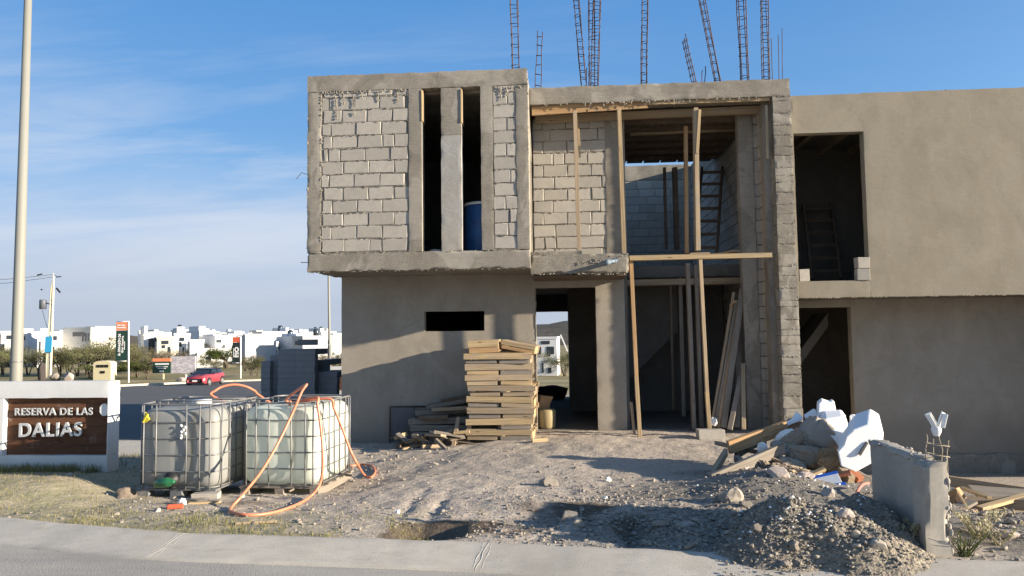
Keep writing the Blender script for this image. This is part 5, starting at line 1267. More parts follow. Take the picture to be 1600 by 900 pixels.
# tall banners
def banner(label,px,pyb,ytop,ybot,x0,split,colA,colB,fn):
    b=at(px,pyb); t=thing('banner_sign',label,'banner',tuple(b)); Y=b.y
    top=PY(px,ytop-1,Y); mb=MB(); mb.tube([b-V((0,0,.3)),(top.x,Y,top.z)],.07,8); mb.build('pole',M['white_sign'],t,True)
    l=PY(x0,ytop,Y); r=PY(px-1,ytop,Y); s=PY(px,split,Y); bo=PY(px,ybot,Y)
    mb=MB(); mb.box(l.x,r.x,Y-.05,Y+.05,s.z,l.z); mb.build('header',colA,t)
    mb=MB(); mb.box(l.x,r.x,Y-.05,Y+.05,bo.z,s.z-.01); mb.build('panel',colB,t)
    mb=MB()
    for z in (l.z+.05,bo.z-.06): mb.tube([(l.x,Y,z),(r.x+.1,Y,z)],.035,6)
    mb.build('rail',M['white_sign'],t,True)
    mb=MB(); fn(mb,l,r,s,bo,Y-.06); mb.build('lettering',M['white_sign'],t); return t
def b1(mb,l,r,s,bo,Y):
    H=s.z-bo.z; W=r.x-l.x
    put_text(mb,'EL CORAZÓN DE',(l.x+W*.40,Y,bo.z+H*.16),(0,0,1),(-1,0,0),H*.72,W*.23,.02,.03)
    put_text(mb,'Gran Reserva',(l.x+W*.66,Y,bo.z+H*.25),(0,0,1),(-1,0,0),H*.56,W*.17,.02,.02)
    mb.box(l.x+W*.76,l.x+W*.79,Y-.02,Y,bo.z+H*.35,bo.z+H*.63)
    hz=l.z-s.z
    for k,(a,b) in enumerate(((.1,.38),(.45,.75),(.1,.3),(.36,.82))): mb.box(l.x+W*a,l.x+W*b,Y-.02,Y,s.z+hz*(.55 if k<2 else .25),s.z+hz*(.70 if k<2 else .40))
banner('tall dark green banner with orange top and white vertical lettering','' and 0 or 201,598,503.5,563,182,516,M['orange_sign'],M['green_sign'],b1)
def b2(mb,l,r,s,bo,Y):
    H=s.z-bo.z; W=r.x-l.x; put_text(mb,'BIO',(l.x+W*.86,Y,bo.z+H*.25),(0,0,1),(-1,0,0),H*.52,W*.55,.02,.04)
    mb.box(l.x+W*.16,l.x+W*.2,Y-.02,Y,bo.z+H*.25,bo.z+H*.7)
banner('black banner with red top reading BIO beside the side road',376,591.5,527,566,363.5,535,M['red_sign'],M['black_sign'],b2)
# billboards
b=at(256,593); Y=b.y; t=thing('billboard','low dark green billboard with orange strip on one post','billboard',tuple(b))
l=PY(239,560,Y);r=PY(267,560,Y);s=PY(250,565,Y);bo=PY(250,583,Y)
mb=MB(); mb.box(l.x,r.x,Y-.05,Y+.05,bo.z,s.z); mb.build('panel',M['green_sign'],t)
mb=MB(); mb.box(l.x,r.x,Y-.06,Y+.05,s.z+.005,l.z); mb.build('header',M['orange_sign'],t)
mb=MB(); x=PY(255,590,Y).x; mb.box(x-.08,x+.08,Y-.04,Y+.04,b.z-.3,bo.z); mb.build('post',M['cream'],t)
mb=MB(); W=r.x-l.x; H=s.z-bo.z
for z,a,c,h in ((.72,.15,.9,.14),(.52,.2,.85,.07),(.38,.3,.75,.06),(.08,.4,.62,.15)): mb.box(l.x+W*a,l.x+W*c,Y-.07,Y-.05,bo.z+H*z,bo.z+H*(z+h))
mb.build('lettering',M['white_sign'],t)
def stripes():
    t=NT('faded_print'); p=t.obj(); z=t.sep(p)[2]; n=t.noise(t.mapping(p,(.8,.8,5)),1.1,4,.7); return t.done(t.ramp(n,[(.4,(.62,.58,.60)),(.5,(.3,.28,.31)),(.56,(.7,.66,.66)),(.66,(.34,.28,.28))]),.7)
b=at(288,594); Y=b.y+.5; t=thing('billboard','low white billboard with faded streaky landscape print','billboard',(b.x,Y,b.z)); l=PY(268,557,Y);r=PY(305.5,557,Y);bo=PY(290,583,Y)
mb=MB(); mb.box(l.x,r.x,Y-.04,Y+.04,bo.z,l.z); mb.build('panel',stripes(),t)
for px in (290,304):
    mb=MB(); x=PY(px,590,Y).x; mb.box(x-.06,x+.06,Y+.05,Y+.12,b.z-.3,l.z); mb.build('post',M['white_sign'],t)
# utility pole
b=at(75,592); Y=b.y; tp=PY(83,427,Y); t=thing('utility_pole','cream pierced concrete utility pole with transformer and blue poster','utility pole',tuple(b))
ax=(tp-b); L=ax.length; axn=ax/L; sx=V((1,0,0)); mb=MB()
def up_w(f): return .34-.20*f
for k in (-1,1): mb.tube([b-V((0,0,.4))+sx*k*(up_w(0)-.09),b+ax*.86+sx*k*(up_w(.86)-.07),b+ax*(1.0 if k>0 else .93)+sx*(k*.03 if k>0 else 0)],[.11,.09,.06],6)
for i in range(20):
    f=i/20*.9; mb.beam(b+ax*f-sx*up_w(f)*.7,b+ax*f+sx*up_w(f)*.7,.14,.12 if i>5 else .45)
mb.build('shaft',M['upole'],t,False)
mb=MB(); f0,f1=.25,.40; q0=b+ax*f0;q1=b+ax*f1; mb.beam(q0+V((0,-.17,0)),q1+V((0,-.17,0)),.72,.06,0,R(0)); mb.build('poster',M['sky_blue'],t)
mb=MB(); q=PY(67,476,Y); mb.lathe([(0,-.45),(.32,-.45),(.33,.4),(.28,.5),(0,.5)],q,14); mb.build('transformer',plain('grey_transformer',(.10,.11,.13),.5),t,True)
mb=MB(); mb.beam(q+V((.2,0,.2)),b+ax*.7,.08,.1); mb.beam(PY(58,430,Y),PY(66,428,Y),.06,.12); mb.beam(PY(88,433,Y),PY(95,432,Y),.06,.1); mb.beam(PY(88,450,Y),PY(94,457,Y),.08,.15); mb.beam(PY(64,452,Y),PY(66,453,Y),.08,.12); mb.build('fittings',M['black'],t)
mb=MB()
for (a,c) in (((83,429),(-60,436)),((82,433),(-60,444)),((66,484),(74,512)),((83,428),(96,433))): mb.tube([PY(*a,Y),(PY(*a,Y)+PY(*c,Y))/2-V((0,0,.25 if c[0]<0 else .1)),PY(*c,Y)],.022,5)
mb.build('wire',M['black'],t,True)
# cream enclosure, boulders
b=at(158,594); Y=b.y; t=thing('meter_kiosk','small cream kiosk with arched top and dark slits','kiosk',tuple(b)); l=PY(145.5,592,Y);r=PY(173,592,Y);tt=PY(160,564,Y)
W=r.x-l.x;H=tt.z-b.z; mb=MB(); mb.prism([(0,-.2),(W,-.2),(W,H*.9),(W*.85,H*.98),(W*.5,H*1.01),(W*.15,H*.98),(0,H*.9)],lambda x,z,d:V((l.x+x,d,b.z+z)),Y,Y+.9); mb.build('body',M['cream'],t)
for a,c,z0,z1 in ((.18,.36,.66,.80),(.39,.58,.66,.80),(.61,.85,.66,.80),(.40,.66,.35,.48)):
    mb=MB(); mb.box(l.x+W*a,l.x+W*c,Y-.03,Y+.05,b.z+H*z0,b.z+H*z1); mb.build('slot',M['void'],t)
def boulder(label,px,py,wpx,hpx,seed,mat):
    b=at(px,py); k=b.y/FPX; mb=MB(); mb.rock((b.x,b.y,b.z+hpx*k*.45),1,seed,2,(wpx*k*.6,wpx*k*.5,hpx*k*.62),.4,6); tag(mb.build('boulder',M[mat],None,False,0,tuple(b)),label,'boulder')
boulder('tall dark standing boulder at the foot of the utility pole',66,594,13,27,5,'rock_dark'); boulder('pale pinkish boulder with a dark shaded side behind the sign wall',107,595,14,14,6,'rock_pink'); boulder('jagged pale boulder between the utility pole and the pinkish one',88,595,16,12,7,'rock'); boulder('flat pale boulder under the streaky billboard',283,596,16,6,8,'rock_pink')
# second sign wall, thin far lamp pole
b=PY(523,584,30); Y=30; g0=gz(b.x,Y,False); t=thing('sign_wall','far low white sign wall with brown panel beside the house corner','sign',(b.x,Y,g0)); l=PY(510.5,573,Y); r=PY(552,573,Y); mb=MB(); mb.box(l.x,r.x,Y,Y+.3,PY(523,578,Y).z,l.z); mb.box(l.x,l.x+.14,Y+.01,Y+.29,g0-.2,PY(523,578,Y).z-.003); mb.box(l.x+.14,r.x,Y+.01,Y+.29,g0-.2,g0+.25); mb.build('frame',M['white_wall'],t)
mb=MB(); mb.box(l.x+.145,r.x-.1,Y+.1,Y+.2,g0+.25,PY(523,578,Y).z-.005); mb.build('panel',M['panel'],t)
p=PY(516,575,32); t=thing('street_lamp','thin far grey lamp pole rising beside the house corner','lamp post',(p.x,32,gz(p.x,32,False))); tq=PY(513,436,32); mb=MB(); mb.tube([(p.x,32,gz(p.x,32,False)-.2),(tq.x,32,tq.z+1.2)],[.07,.045],8); mb.build('pole',M['pole'],t,True); mb=MB(); mb.beam((tq.x,32,tq.z+1.2),(tq.x-1.0,32,tq.z+1.4),.05,.05); mb.build('arm',M['pole'],t)
# ------------------------------------------------------------------ car (hatchback), heading towards lower left
cb=at(321,602); car=thing('hatchback_car','red hatchback with dark roof driving on the side road','car',tuple(cb))
def carpart(name,mat,fn,sm=False,par=None,bev=0):
    mb=MB(); fn(mb); return mb.build(name,mat,par or car,sm,bev)
O=cb.copy()
def loft(mb,st,n,mi=0):
    vs=[]
    for x,prof in st: vs+=[O+V((x,y,z)) for y,z in prof]
    m=len(st[0][1]); mb.add(vs,[(i*m+k,i*m+(k+1)%m,(i+1)*m+(k+1)%m,(i+1)*m+k) for i in range(len(st)-1) for k in range(m)]+[tuple(range(m)),tuple(range((len(st)-1)*m,len(st)*m))[::-1]],mi)
def sec(w,z0,z1,wt=.9,r=.1): return [(-w*.92,z0),(-w,z0+.12),(-w,z0+(z1-z0)*.55),(-w*.97,z1-r),(-w*wt,z1),(w*wt,z1),(w*.97,z1-r),(w,z0+(z1-z0)*.55),(w,z0+.12),(w*.92,z0)]
carpart('body',M['car_red'],lambda mb:loft(mb,[(1.91,sec(.62,.30,.62)),(1.86,sec(.74,.24,.74)),(1.7,sec(.81,.20,.82)),(1.3,sec(.85,.2,.90)),(.85,sec(.86,.2,.95)),(.4,sec(.86,.2,.97)),(-.8,sec(.86,.2,.99)),(-1.5,sec(.85,.22,1.0)),(-1.8,sec(.80,.26,.98)),(-1.9,sec(.70,.32,.85))],10),True)
def gh(w,z0,z1,wt): return [(-w,z0),(-wt,z1-.05),(-wt*.93,z1),(wt*.93,z1),(wt,z1-.05),(w,z0)]
carpart('window_band',M['glass'],lambda mb:loft(mb,[(.86,gh(.76,.93,.95,.74)),(.32,gh(.78,.95,1.33,.63)),(-.6,gh(.79,.97,1.36,.64)),(-1.45,gh(.77,.98,1.32,.62)),(-1.82,gh(.70,.97,1.0,.68))],6),False)
carpart('roof',M['car_black'],lambda mb:loft(mb,[(.36,gh(.63,1.31,1.36,.62)),(-.6,gh(.65,1.35,1.415,.64)),(-1.55,gh(.63,1.30,1.36,.62))],6),True)
for y in (-.78,.78):
    carpart('pillar',M['car_black'],lambda mb:(mb.beam(O+V((.84,y,.95)),O+V((.3,y*.84,1.34)),.06,.05),mb.beam(O+V((-.55,y*1.01,.95)),O+V((-.55,y*.84,1.34)),.05,.07)))
    carpart('mirror',M['car_black'],lambda mb:mb.obox(O+V((.55,y*1.2,1.02)),.14,.18,.13,None,0,.01),False,None,.02)
    hl=carpart('headlight',M['lamp'],lambda mb:mb.lathe([(0,.06),(.10,.045),(.125,.0)],O+V((1.72,y*.78,.70)),14,Matrix.Rotation(R(75),3,'Y')@Matrix.Rotation(R(0),3,'X')),True)
    carpart('arch',M['car_black'],lambda mb:[mb.tube([O+V((xc+.37*math.cos(R(a)),y*1.105,.31+.37*math.sin(R(a)))) for a in range(0,181,20)],.035,6) for xc in (1.18,-1.25)])
for xc in (1.18,-1.25):
    for y in (-.79,.79):
        w=carpart('wheel',M['tyre'],lambda mb:mb.lathe([(.0,-.09),(.22,-.09),(.30,-.085),(.315,-.04),(.315,.04),(.30,.085),(.22,.09),(0,.09)],O+V((xc,y,.315)),20,Matrix.Rotation(R(90),3,'X')),True)
        s=1 if y>0 else -1
        carpart('rim',M['rim'],lambda mb:(mb.lathe([(.0,.0),(.05,.01),(.06,.0)],O+V((xc,y+s*.10,.315)),10,Matrix.Rotation(R(-90*s),3,'X')),[mb.beam(O+V((xc,y+s*.1,.315)),O+V((xc+.2*math.cos(R(k*72)),y+s*.1,.315+.2*math.sin(R(k*72)))),.06,.03) for k in range(5)],mb.tube([O+V((xc+.205*math.cos(R(k*24)),y+s*.1,.315+.205*math.sin(R(k*24)))) for k in range(15)],.02,6,0,True)),False,w)
carpart('grille',M['car_black'],lambda mb:mb.obox(O+V((1.88,0,.50)),.1,.85,.24,Matrix.Rotation(R(-8),3,'Y'),0,.01),False,None,.03)
carpart('bumper',M['car_black'],lambda mb:(mb.obox(O+V((1.84,0,.26)),.16,1.45,.12,None,0,.01),[mb.box(O.x-1.0,O.x+.95,O.y+s*.86-.02,O.y+s*.86+.02,O.z+.17,O.z+.29) for s in (-1,1)]),False,None,.02)
carpart('number_plate',M['white_sign'],lambda mb:mb.obox(O+V((1.945,0,.47)),.02,.38,.12))
carpart('bonnet_stripe',M['car_black'],lambda mb:[mb.beam(O+V((1.68,y,.835)),O+V((.9,y,.965)),.16,.02) for y in (-.3,.3)])
car.rotation_euler=(0,0,R(272)); car.scale=(.92,.92,.92)
car.location.z-=.0
# ------------------------------------------------------------------ trees
def tree_mesh(root,h,w,seed,leaf,nl,stems=3,flat=.6,lsz=.22):
    g=random.Random(seed); tr=MB(); cr=MB(); cl=[]
    for s in range(stems):
        a=g.uniform(0,6.28); lean=g.uniform(.1,.35)
        p=V((g.uniform(-.2,.2),g.uniform(-.2,.2),-.2)); d=V((math.cos(a)*lean,math.sin(a)*lean,1)).normalized(); q=p+d*h*.42; tr.tube([p,p.lerp(q,.5)+V((g.uniform(-.1,.1),0,0)),q],[.1,.08,.06],6)
        for b in range(4):
            a2=a+g.uniform(-1.6,1.6); e=q+V((math.cos(a2)*w*g.uniform(.2,.5),math.sin(a2)*w*g.uniform(.2,.5),h*g.uniform(.12,.46))); tr.tube([q,q.lerp(e,.5)+V((0,0,.15)),e],[.05,.035,.015],5); cl.append((e,g.uniform(.3,.5)*w*.5))
            for c in range(2):
                e2=e+V((g.uniform(-.25,.25)*w,g.uniform(-.25,.25)*w,g.uniform(-.15,.12)*h)); e2.z=min(e2.z,h*.97); tr.tube([e.lerp(q,.3),e2],[.025,.01],4); cl.append((e2,g.uniform(.2,.42)*w*.5))
    per=nl//len(cl)
    for c,r in cl:
        for i in range(per):
            v=V((g.gauss(0,1),g.gauss(0,1),g.gauss(0,flat))); v=v.normalized()*r*(g.random()**.45); v.z*=flat; p=c+v
            s=lsz*g.uniform(.4,1); u=V((g.gauss(0,1),g.gauss(0,1),g.gauss(0,.7))).normalized(); k=u.orthogonal().normalized()
            cr.add([p-u*s*.5,p+k*s*.22,p+u*s*.5,p-k*s*.22],[(0,1,2,3)])
    tr.build('trunk',M['bark'],root); cr.build('crown',M[leaf],root)
TP=[]
for k,(h,w,lf,nl,st) in enumerate([(3.6,4.6,'leaf',2600,3),(4.4,5.2,'leaf',3000,4),(2.4,3.0,'leaf_green',1500,3),(3.0,4.6,'leaf_dry',1900,4),(5.2,4.6,'leaf',3000,3)]):
    r=thing('shrub_tree','x','tree',(0,0,0),'shrubby trees beyond the side road'); tree_mesh(r,h,w,40+k,lf,int(nl*2.0),st,.8,.21); TP.append([r,False,h])
def put_tree(label,px,pyb,pyt,k,wsc=1.0):
    b=at(px,pyb); t=PY(px,pyt,b.y); r,u,h=TP[k]; s=(t.z-b.z)/h
    if u: o=dup(r,tuple(b),rnd.uniform(0,6.28),label,(s*wsc,s*wsc,s))
    else: TP[k][1]=True; o=r; o.location=b; o['label']=label; o.rotation_euler=(0,0,rnd.uniform(0,6)); o.scale=(s*wsc,s*wsc,s)
    return o
TL=[('olive tree at the left picture edge',6,586,539,0),('small round tree just left of the lamp pole',20,588,545,1),('olive tree right of the lamp pole',44,586,540,1),('spreading tree left of the utility pole',62,588,548,0),('grey-olive tree just right of the utility pole',92,588,541,0),('dense olive tree below the big white house',108,586,544,1),('feathery tree in front of the pinkish boulder',122,588,548,0),('tallest airy tree above the cream kiosk',150,584,522,4),('broad tree behind the kiosk on its left',136,586,536,1),('olive tree between kiosk and tall banner',176,586,534,1),('bright green bush left of the kiosk',140,592,564,2),('green bush touching the right side of the kiosk',178,592,565,2),('olive tree right behind the tall green banner',206,588,538,4),('green bushy tree at the foot of the tall green banner',215,590,558,2),('round brownish tree right of the tall green banner',232,584,544,3),('dark green bush left of the green billboard',230,592,563,2),('brownish broad tree above the streaky billboard',268,580,546,3),('pale olive tree right of the billboards',322,578,560,0),('green tree in front of the stepped white houses',310,566,535,4),('small olive tree above the red car',335,582,562,1),('green tree left of the black banner',354,576,538,2),('brown scrub right behind the black banner',384,580,553,3),('dark olive tree right of the black banner',392,590,556,1),('olive bush left of the block stacks',402,588,560,0),('green tree among the far shade-grey houses',424,566,538,2),('brown scrub behind the block stacks',505,578,552,3),('brown-green scrub beside the far lamp pole',522,578,556,3),('dark green tree touching the house corner',532,572,546,2)]
for l,px,b,t,k in TL: put_tree(l+'','' or px,b,t,k)
# ------------------------------------------------------------------ far white houses
def fhouse(label,px0,px1,ytop,d,h,rot,mats,vols=(),wins=(),dep=None):
    """main block between px0..px1 at distance d; vols: extra blocks (x0,x1,z0,z1 as fractions of width/height, setback); wins: (x0,x1,z0,z1) fractions on the front"""
    l=PY(px0,ytop,d); r=PY(px1,ytop,d); W=(r.x-l.x); rr=R(rot); rr=min(R(52),rr*2.1) if rr>0 and int(px0)%3 else rr; D=dep or max(6,W*.9)
    Wf=max(2.0,(W-abs(math.sin(rr))*D)/math.cos(rr)) if abs(math.sin(rr))*D<W*.7 else W*.75
    c=V(((l.x+r.x)/2,d+D/2,l.z-h)); t=thing('white_house',label,'house',tuple(c),'houses of the far white housing estate')
    def q(x,y,z): return c+V((x,y,z))
    mb=MB(); mb.box(c.x-Wf/2,c.x+Wf/2,c.y-D/2,c.y+D/2,c.z-4,c.z+h)
    # parapet line
    mb.box(c.x-Wf/2-.08,c.x+Wf/2+.08,c.y-D/2-.08,c.y+D/2+.08,c.z+h-.25,c.z+h+.12); mb.build('wall',mats[0],t)
    for x0,x1,z0,z1,sb in vols:
        mb=MB(); mb.box(c.x-Wf/2+Wf*x0,c.x-Wf/2+Wf*x1,c.y-D/2+sb,c.y+D/2-.3,c.z+h*z0+.13,c.z+h*(z1 if z1<1 else 1+(z1-1)*.8)); mb.build('upper_storey' if z0>=.99 else 'side_block',mats[-1],t)
    g=random.Random(int(px0*7+ytop*13)); wins=list(wins)
    if len(wins)!=4 and len(wins)!=3:
        for k in range(g.randint(2,4)):
            a=g.uniform(.06,.8); zz=g.choice((.15,.55,.6)); wins.append((a,a+g.uniform(.06,.18),zz,zz+g.uniform(.12,.25)))
    for x0,x1,z0,z1 in wins:
        mb=MB(); 
        mb.box(c.x-Wf/2+Wf*x0,c.x-Wf/2+Wf*x1,c.y-D/2-.05,c.y-D/2+.2,c.z+h*z0,c.z+h*z1); mb.build('window',M['hdark'],t)
    if g.random()<.25:
        mb=MB(); k=g.uniform(-.3,.3); mb.lathe([(0,0),(.45,0),(.48,.5),(.45,.9),(.2,1.1),(0,1.1)],q(Wf*k,D*.1,h+.13),10); mb.build('roof_tank',M['hdark'],t,True)
    if g.random()<.55:
        a=g.uniform(.05,.5); mb=MB(); mb.box(c.x-Wf/2+Wf*a,c.x-Wf/2+Wf*(a+.42),c.y-D/2-.06,c.y-D/2+.2,c.z+h*.84,c.z+h*.92); mb.build('terrace_shade',M['hdark'],t)
    t.rotation_euler=(0,0,rr); return t
A,B_,C_,D_=M['hw1'],M['hw2'],M['hw3'],M['hw4']
w2=((.15,.3,.55,.8),(.6,.8,.55,.8)); 
HS=[('plain grey-sided white house at the left picture edge',-12,8,518.5,120,8,25,(B_,),(),()),
('white house behind the lamp pole with low parapet',6,40,519.5,112,8,18,(A,),((.1,.4,1,1.1,1),),((.2,.35,.5,.7),)),
('white house with two tall dark windows left of the utility pole',38,74,519,108,8,16,(A,),((.1,.45,1,1.09,2),),((.28,.40,.12,.6),(.58,.8,.12,.72))),
('white stepped house right behind the utility pole',70,100,521,122,7,20,(A,),((.05,.5,1,1.1,1),(.3,.9,1,1.05,2)),((.3,.42,.6,.85),(.6,.7,.55,.8))),
('big plain pale house with three small windows near its top',94,157,513,112,8.2,-12,(B_,),((.62,.98,1,1.04,1),),((.70,.75,.74,.9),(.80,.85,.74,.9),(.9,.94,.74,.9))),
('white house behind the airy tall tree',155,184,520.5,130,8,18,(A,),((.3,.9,1,1.08,1),),w2),
('white house with a large dark glazed opening right of the green banner',202,243,523,116,7,18,(A,),((.05,.2,1,1.25,1),(.3,.95,1,1.08,2)),((.2,.48,.35,.9),)),
('long cream-white house with a low flat roof',226,268,527,112,7,10,(D_,),((.1,.5,1,1.08,2),),((.7,.82,.2,.5),(.3,.5,.75,.82))),
('white house with a dark terrace canopy',255,288,522,126,8,22,(A,),((.15,.55,1,1.2,1),),((.05,.6,.72,.82),(.68,.8,.5,.7))),
('stepped white house with shade-grey penthouse',262,280,516,150,9,22,(A,C_),((.1,.5,1,1.06,1),),w2),
('tall white house with dark stepped roof terraces',286,318,518,140,9,24,(A,),((.1,.5,1,1.14,1),(.5,.9,1,1.07,2)),((.55,.75,.6,.75),(.2,.32,.3,.5))),
('white house with two dark square windows above the car',280,306,532,120,7,14,(A,),(),((.45,.62,.3,.7),(.72,.9,.3,.7))),
('white house with a grey shaded left side',308,334,526,126,7,38,(A,),((.3,.9,1,1.08,2),),((.5,.62,.5,.75),)),
('long low white wall house behind the billboards',283,348,546,100,4.5,12,(B_,),(),((.9,.97,.1,.6),)),
('white house left of the black banner with small windows',334,366,523,132,8,20,(A,),((.5,.95,1,1.1,1),),((.2,.3,.6,.75),(.5,.6,.6,.75))),
('shade-grey faced house right of the black banner',376,402,525,112,8,-28,(C_,),((.05,.3,1,1.05,1),),()),
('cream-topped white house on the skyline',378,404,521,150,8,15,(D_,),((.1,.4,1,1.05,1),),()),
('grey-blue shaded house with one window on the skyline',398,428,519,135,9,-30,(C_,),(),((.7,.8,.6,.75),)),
('white house in front of the grey-blue one',402,424,535,118,6,25,(A,),((.1,.5,1,1.1,1),),w2),
('white tower-like house with several roof boxes',424,446,518,140,9,25,(A,),((.1,.4,1,1.1,1),(.6,.9,1,1.06,1)),w2),
('white house with grey left wall behind the block stacks',428,462,527,120,7.5,35,(A,),((.4,.8,1,1.1,1),),((.5,.6,.6,.75),)),
('white skyline house with brown roof tanks',446,478,520,150,9,22,(A,),((.1,.3,1,1.1,1),(.5,.85,1,1.08,2)),w2),
('large shade-grey gable house above the tallest block stack',463,494,526,112,8,-30,(C_,),(),()),
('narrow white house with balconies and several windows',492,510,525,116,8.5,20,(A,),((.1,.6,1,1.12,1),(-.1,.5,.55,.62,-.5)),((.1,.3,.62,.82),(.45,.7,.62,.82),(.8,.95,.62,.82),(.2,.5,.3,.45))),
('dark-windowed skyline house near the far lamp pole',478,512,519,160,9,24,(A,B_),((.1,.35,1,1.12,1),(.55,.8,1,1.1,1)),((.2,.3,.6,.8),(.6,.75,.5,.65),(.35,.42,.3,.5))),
('shade-grey house touching the corner of the block house',506,540,524,118,8,-26,(C_,),((.3,.6,1,1.06,1),),()),
('white house seen through the doorway of the block house',838,874,527.5,118,6.6,-4,(A,),(),((.5,.68,.55,.78),)),
]
for h in HS: fhouse(*h)
sm=[('small white skyline house just right of the utility pole top',100,112,519,190),('small white house peeping over the trees left of the tall banner',176,186,524,170),('small white skyline house right of the tall banner',206,220,517,200),('narrow white skyline house above the dark glazed one',224,236,519,190),('small grey skyline house left of the penthouse house',246,258,520,200),('small white house between the penthouse and the terraced house',276,288,521,170),('little white house behind the terraced house on its right',316,328,519,200),('small white skyline house above the grey-sided one',326,340,521,190),('tiny white skyline house left of the black banner',346,358,518,210),('tiny skyline house just above the black banner top',360,372,519,210),('small white skyline house between the shade-grey faced and grey-blue ones',388,400,517,220),('low white skyline house above the white tower house gap',414,428,519,210),('tiny white skyline house right of the tower house',444,454,521,200),('small skyline house left of the large gable house',458,470,518,220),('small white skyline house above the large gable house',484,496,517,220),('tiny white skyline house right of the far lamp pole',518,532,519,210)]
for l_,a_,b_,y_,d_ in sm: fhouse(l_,a_,b_,y_,d_,8,rnd.uniform(12,35),(rnd.choice((A,A,B_,D_)),),((.1,rnd.uniform(.4,.8),1,1.1,1),) if rnd.random()<.6 else (),())
# gate post / flag stick by the doorway house
p=PY(879,560,95); mb=MB(); mb.beam(PY(876,523,95),PY(887,549,95),.16,.16); tag(mb.build('leaning_mast',M['white_sign'],None,False,0,tuple(PY(887,549,95))),'white slanting mast beside the house seen through the doorway','mast')
put_tree('green tree beside the house seen through the doorway',882,588,545,1)
# ------------------------------------------------------------------ sky, sun, camera
EL,PHI=13.2,13.0
sdir=V((math.cos(R(EL))*math.cos(R(PHI)),-math.cos(R(EL))*math.sin(R(PHI)),math.sin(R(EL))))
su=bpy.data.lights.new('sun','SUN'); su.energy=5.0; su.angle=R(.55); su.color=(1,.865,.69)
so=bpy.data.objects.new('sun',su); COL.objects.link(so); so.rotation_euler=sdir.to_track_quat('Z','Y').to_euler(); so.location=(20,-5,15)
w=bpy.data.worlds.new('World'); scene.world=w; w.use_nodes=True; nt=w.node_tree; nt.nodes.clear()
N=lambda ty,**k:[(x:=nt.nodes.new(ty)),[setattr(x,a,b) for a,b in k.items()]][0]
sk=N('ShaderNodeTexSky',sky_type='NISHITA'); sk.sun_disc=False; sk.sun_elevation=R(EL); sk.sun_rotation=math.atan2(sdir.x,sdir.y); sk.altitude=1800; sk.air_density=1.0; sk.dust_density=1.2; sk.ozone_density=1.6
tc=N('ShaderNodeTexCoord'); sp=N('ShaderNodeSeparateXYZ'); nt.links.new(tc.outputs['Generated'],sp.inputs[0])
def mth(op,a,b):
    x=N('ShaderNodeMath',operation=op)
    for s,v in ((0,a),(1,b)):
        if isinstance(v,(int,float)): x.inputs[s].default_value=v
        else: nt.links.new(v,x.inputs[s])
    return x.outputs[0]
zc=mth('MAXIMUM',sp.outputs[2],.02); zz=mth('ADD',zc,.12)
cx=mth('DIVIDE',sp.outputs[0],zz); cy=mth('DIVIDE',sp.outputs[1],zz)
cb_=N('ShaderNodeCombineXYZ'); nt.links.new(cx,cb_.inputs[0]); nt.links.new(cy,cb_.inputs[1])
def cn(sc,loc,rot,scale,det,ro,dist=0):
    m=N('ShaderNodeMapping'); nt.links.new(cb_.outputs[0],m.inputs[0]); m.inputs['Scale'].default_value=sc; m.inputs['Location'].default_value=loc; m.inputs['Rotation'].default_value=(0,0,rot)
    n=N('ShaderNodeTexNoise'); nt.links.new(m.outputs[0],n.inputs[0]); n.inputs['Scale'].default_value=scale; n.inputs['Detail'].default_value=det; n.inputs['Roughness'].default_value=ro; n.inputs['Distortion'].default_value=dist; return n.outputs['Fac']
def rmp(f,st):
    x=N('ShaderNodeValToRGB'); nt.links.new(f,x.inputs[0]); e=x.color_ramp.elements
    while len(e)<len(st): e.new(.5)
    for i,(p,c) in enumerate(st): e[i].position=p; e[i].color=(c,c,c,1)
    return x.outputs[0]
def mixc(f,a,b):
    x=N('ShaderNodeMix',data_type='RGBA'); nt.links.new(f,x.inputs[0])
    for s,v in ((6,a),(7,b)):
        if isinstance(v,tuple): x.inputs[s].default_value=(*v,1)
        else: nt.links.new(v,x.inputs[s])
    return x.outputs[2]
SKYTINT=(2.6,4.6,8.4); CLOUD=(3.1,3.45,4.05); HAZE=(2.4,2.7,3.25)
c1=rmp(cn((.35,1.1,1),(10.1,2.8,0),-.25,1.5,7,.62,.7),[(.42,0),(.66,1)])
band=rmp(sp.outputs[2],[(.02,.8),(.10,1),(.15,.85),(.20,.3),(.26,.0)])
soft=rmp(cn((.4,.8,1),(0,0,0),.2,.9,5,.55,.4),[(.36,.35),(.6,1)])
fb=mth('MULTIPLY',band,soft)
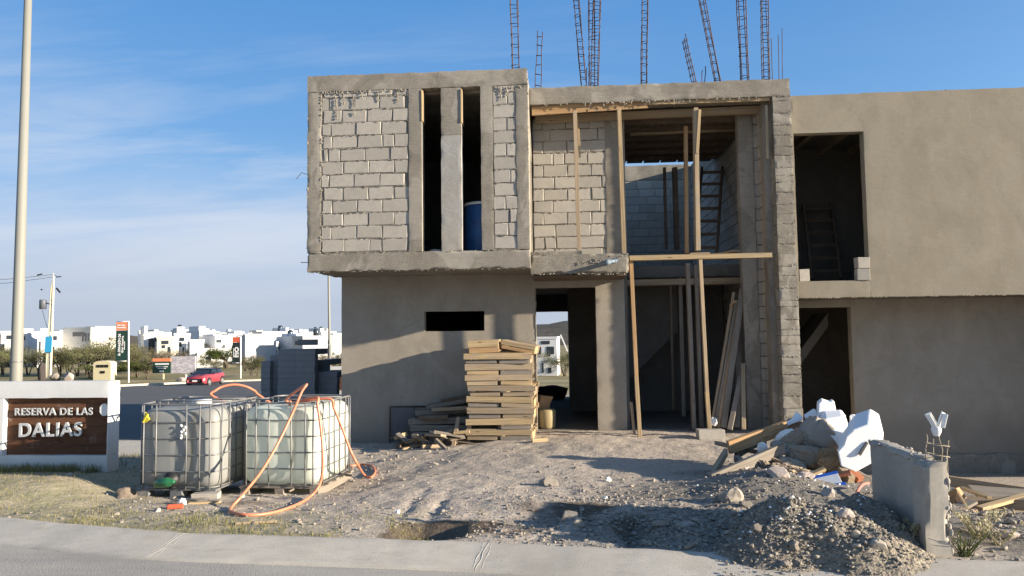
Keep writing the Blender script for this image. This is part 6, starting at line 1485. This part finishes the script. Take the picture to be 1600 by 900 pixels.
left=rmp(sp.outputs[0],[(0,1),(.0001,1)])
f1=mth('MULTIPLY',mth('MULTIPLY',c1,rmp(sp.outputs[0],[(0,1),(.14,.12)])),rmp(sp.outputs[2],[(.05,.1),(.16,.8),(.26,.55),(.40,.08)]))
tint=N('ShaderNodeMix',data_type='RGBA',blend_type='MULTIPLY'); tint.inputs[0].default_value=1; nt.links.new(sk.outputs[0],tint.inputs[6]); tint.inputs[7].default_value=(.85,1.05,1.2,1)
gr=N('ShaderNodeValToRGB'); nt.links.new(sp.outputs[2],gr.inputs[0]); ge=gr.color_ramp.elements; ge[0].position=.0; ge[0].color=(.33,.42,.60,1); ge[1].position=.45; ge[1].color=(.085,.285,.66,1); e_=ge.new(.2); e_.color=(.20,.42,.74,1)
sc_=N('ShaderNodeVectorMath',operation='SCALE'); nt.links.new(gr.outputs[0],sc_.inputs[0]); sc_.inputs[3].default_value=4.9
clear=mixc(mth('MULTIPLY',rmp(sp.outputs[0],[(.3,.88),(.7,0)]),rmp(sp.outputs[1],[(0,0),(.3,1)])),tint.outputs[2],sc_.outputs[0])
col=mixc(fb,clear,CLOUD); col=mixc(f1,col,CLOUD)
col=mixc(rmp(sp.outputs[2],[(.0,.95),(.04,.8),(.13,0)]),col,HAZE)
bg=N('ShaderNodeBackground'); bg.inputs[1].default_value=.078; nt.links.new(col,bg.inputs[0]); ow=N('ShaderNodeOutputWorld'); nt.links.new(bg.outputs[0],ow.inputs[0])
cd=bpy.data.cameras.new('camera'); cam=bpy.data.objects.new('camera',cd); COL.objects.link(cam)
cam.matrix_world=Matrix((RT,UP,-FW)).transposed().to_4x4(); cam.location=CAM
cd.sensor_width=36; cd.lens=FPX/1600*36; cd.clip_end=4000; cd.clip_start=.05; scene.camera=cam
vs_=scene.view_settings; vs_.view_transform='Standard'; vs_.look='None'; vs_.gamma=1; vs_.use_curve_mapping=False; vs_.exposure=1.45
scene.cycles.use_denoising=True; scene.cycles.max_bounces=6; scene.cycles.diffuse_bounces=4
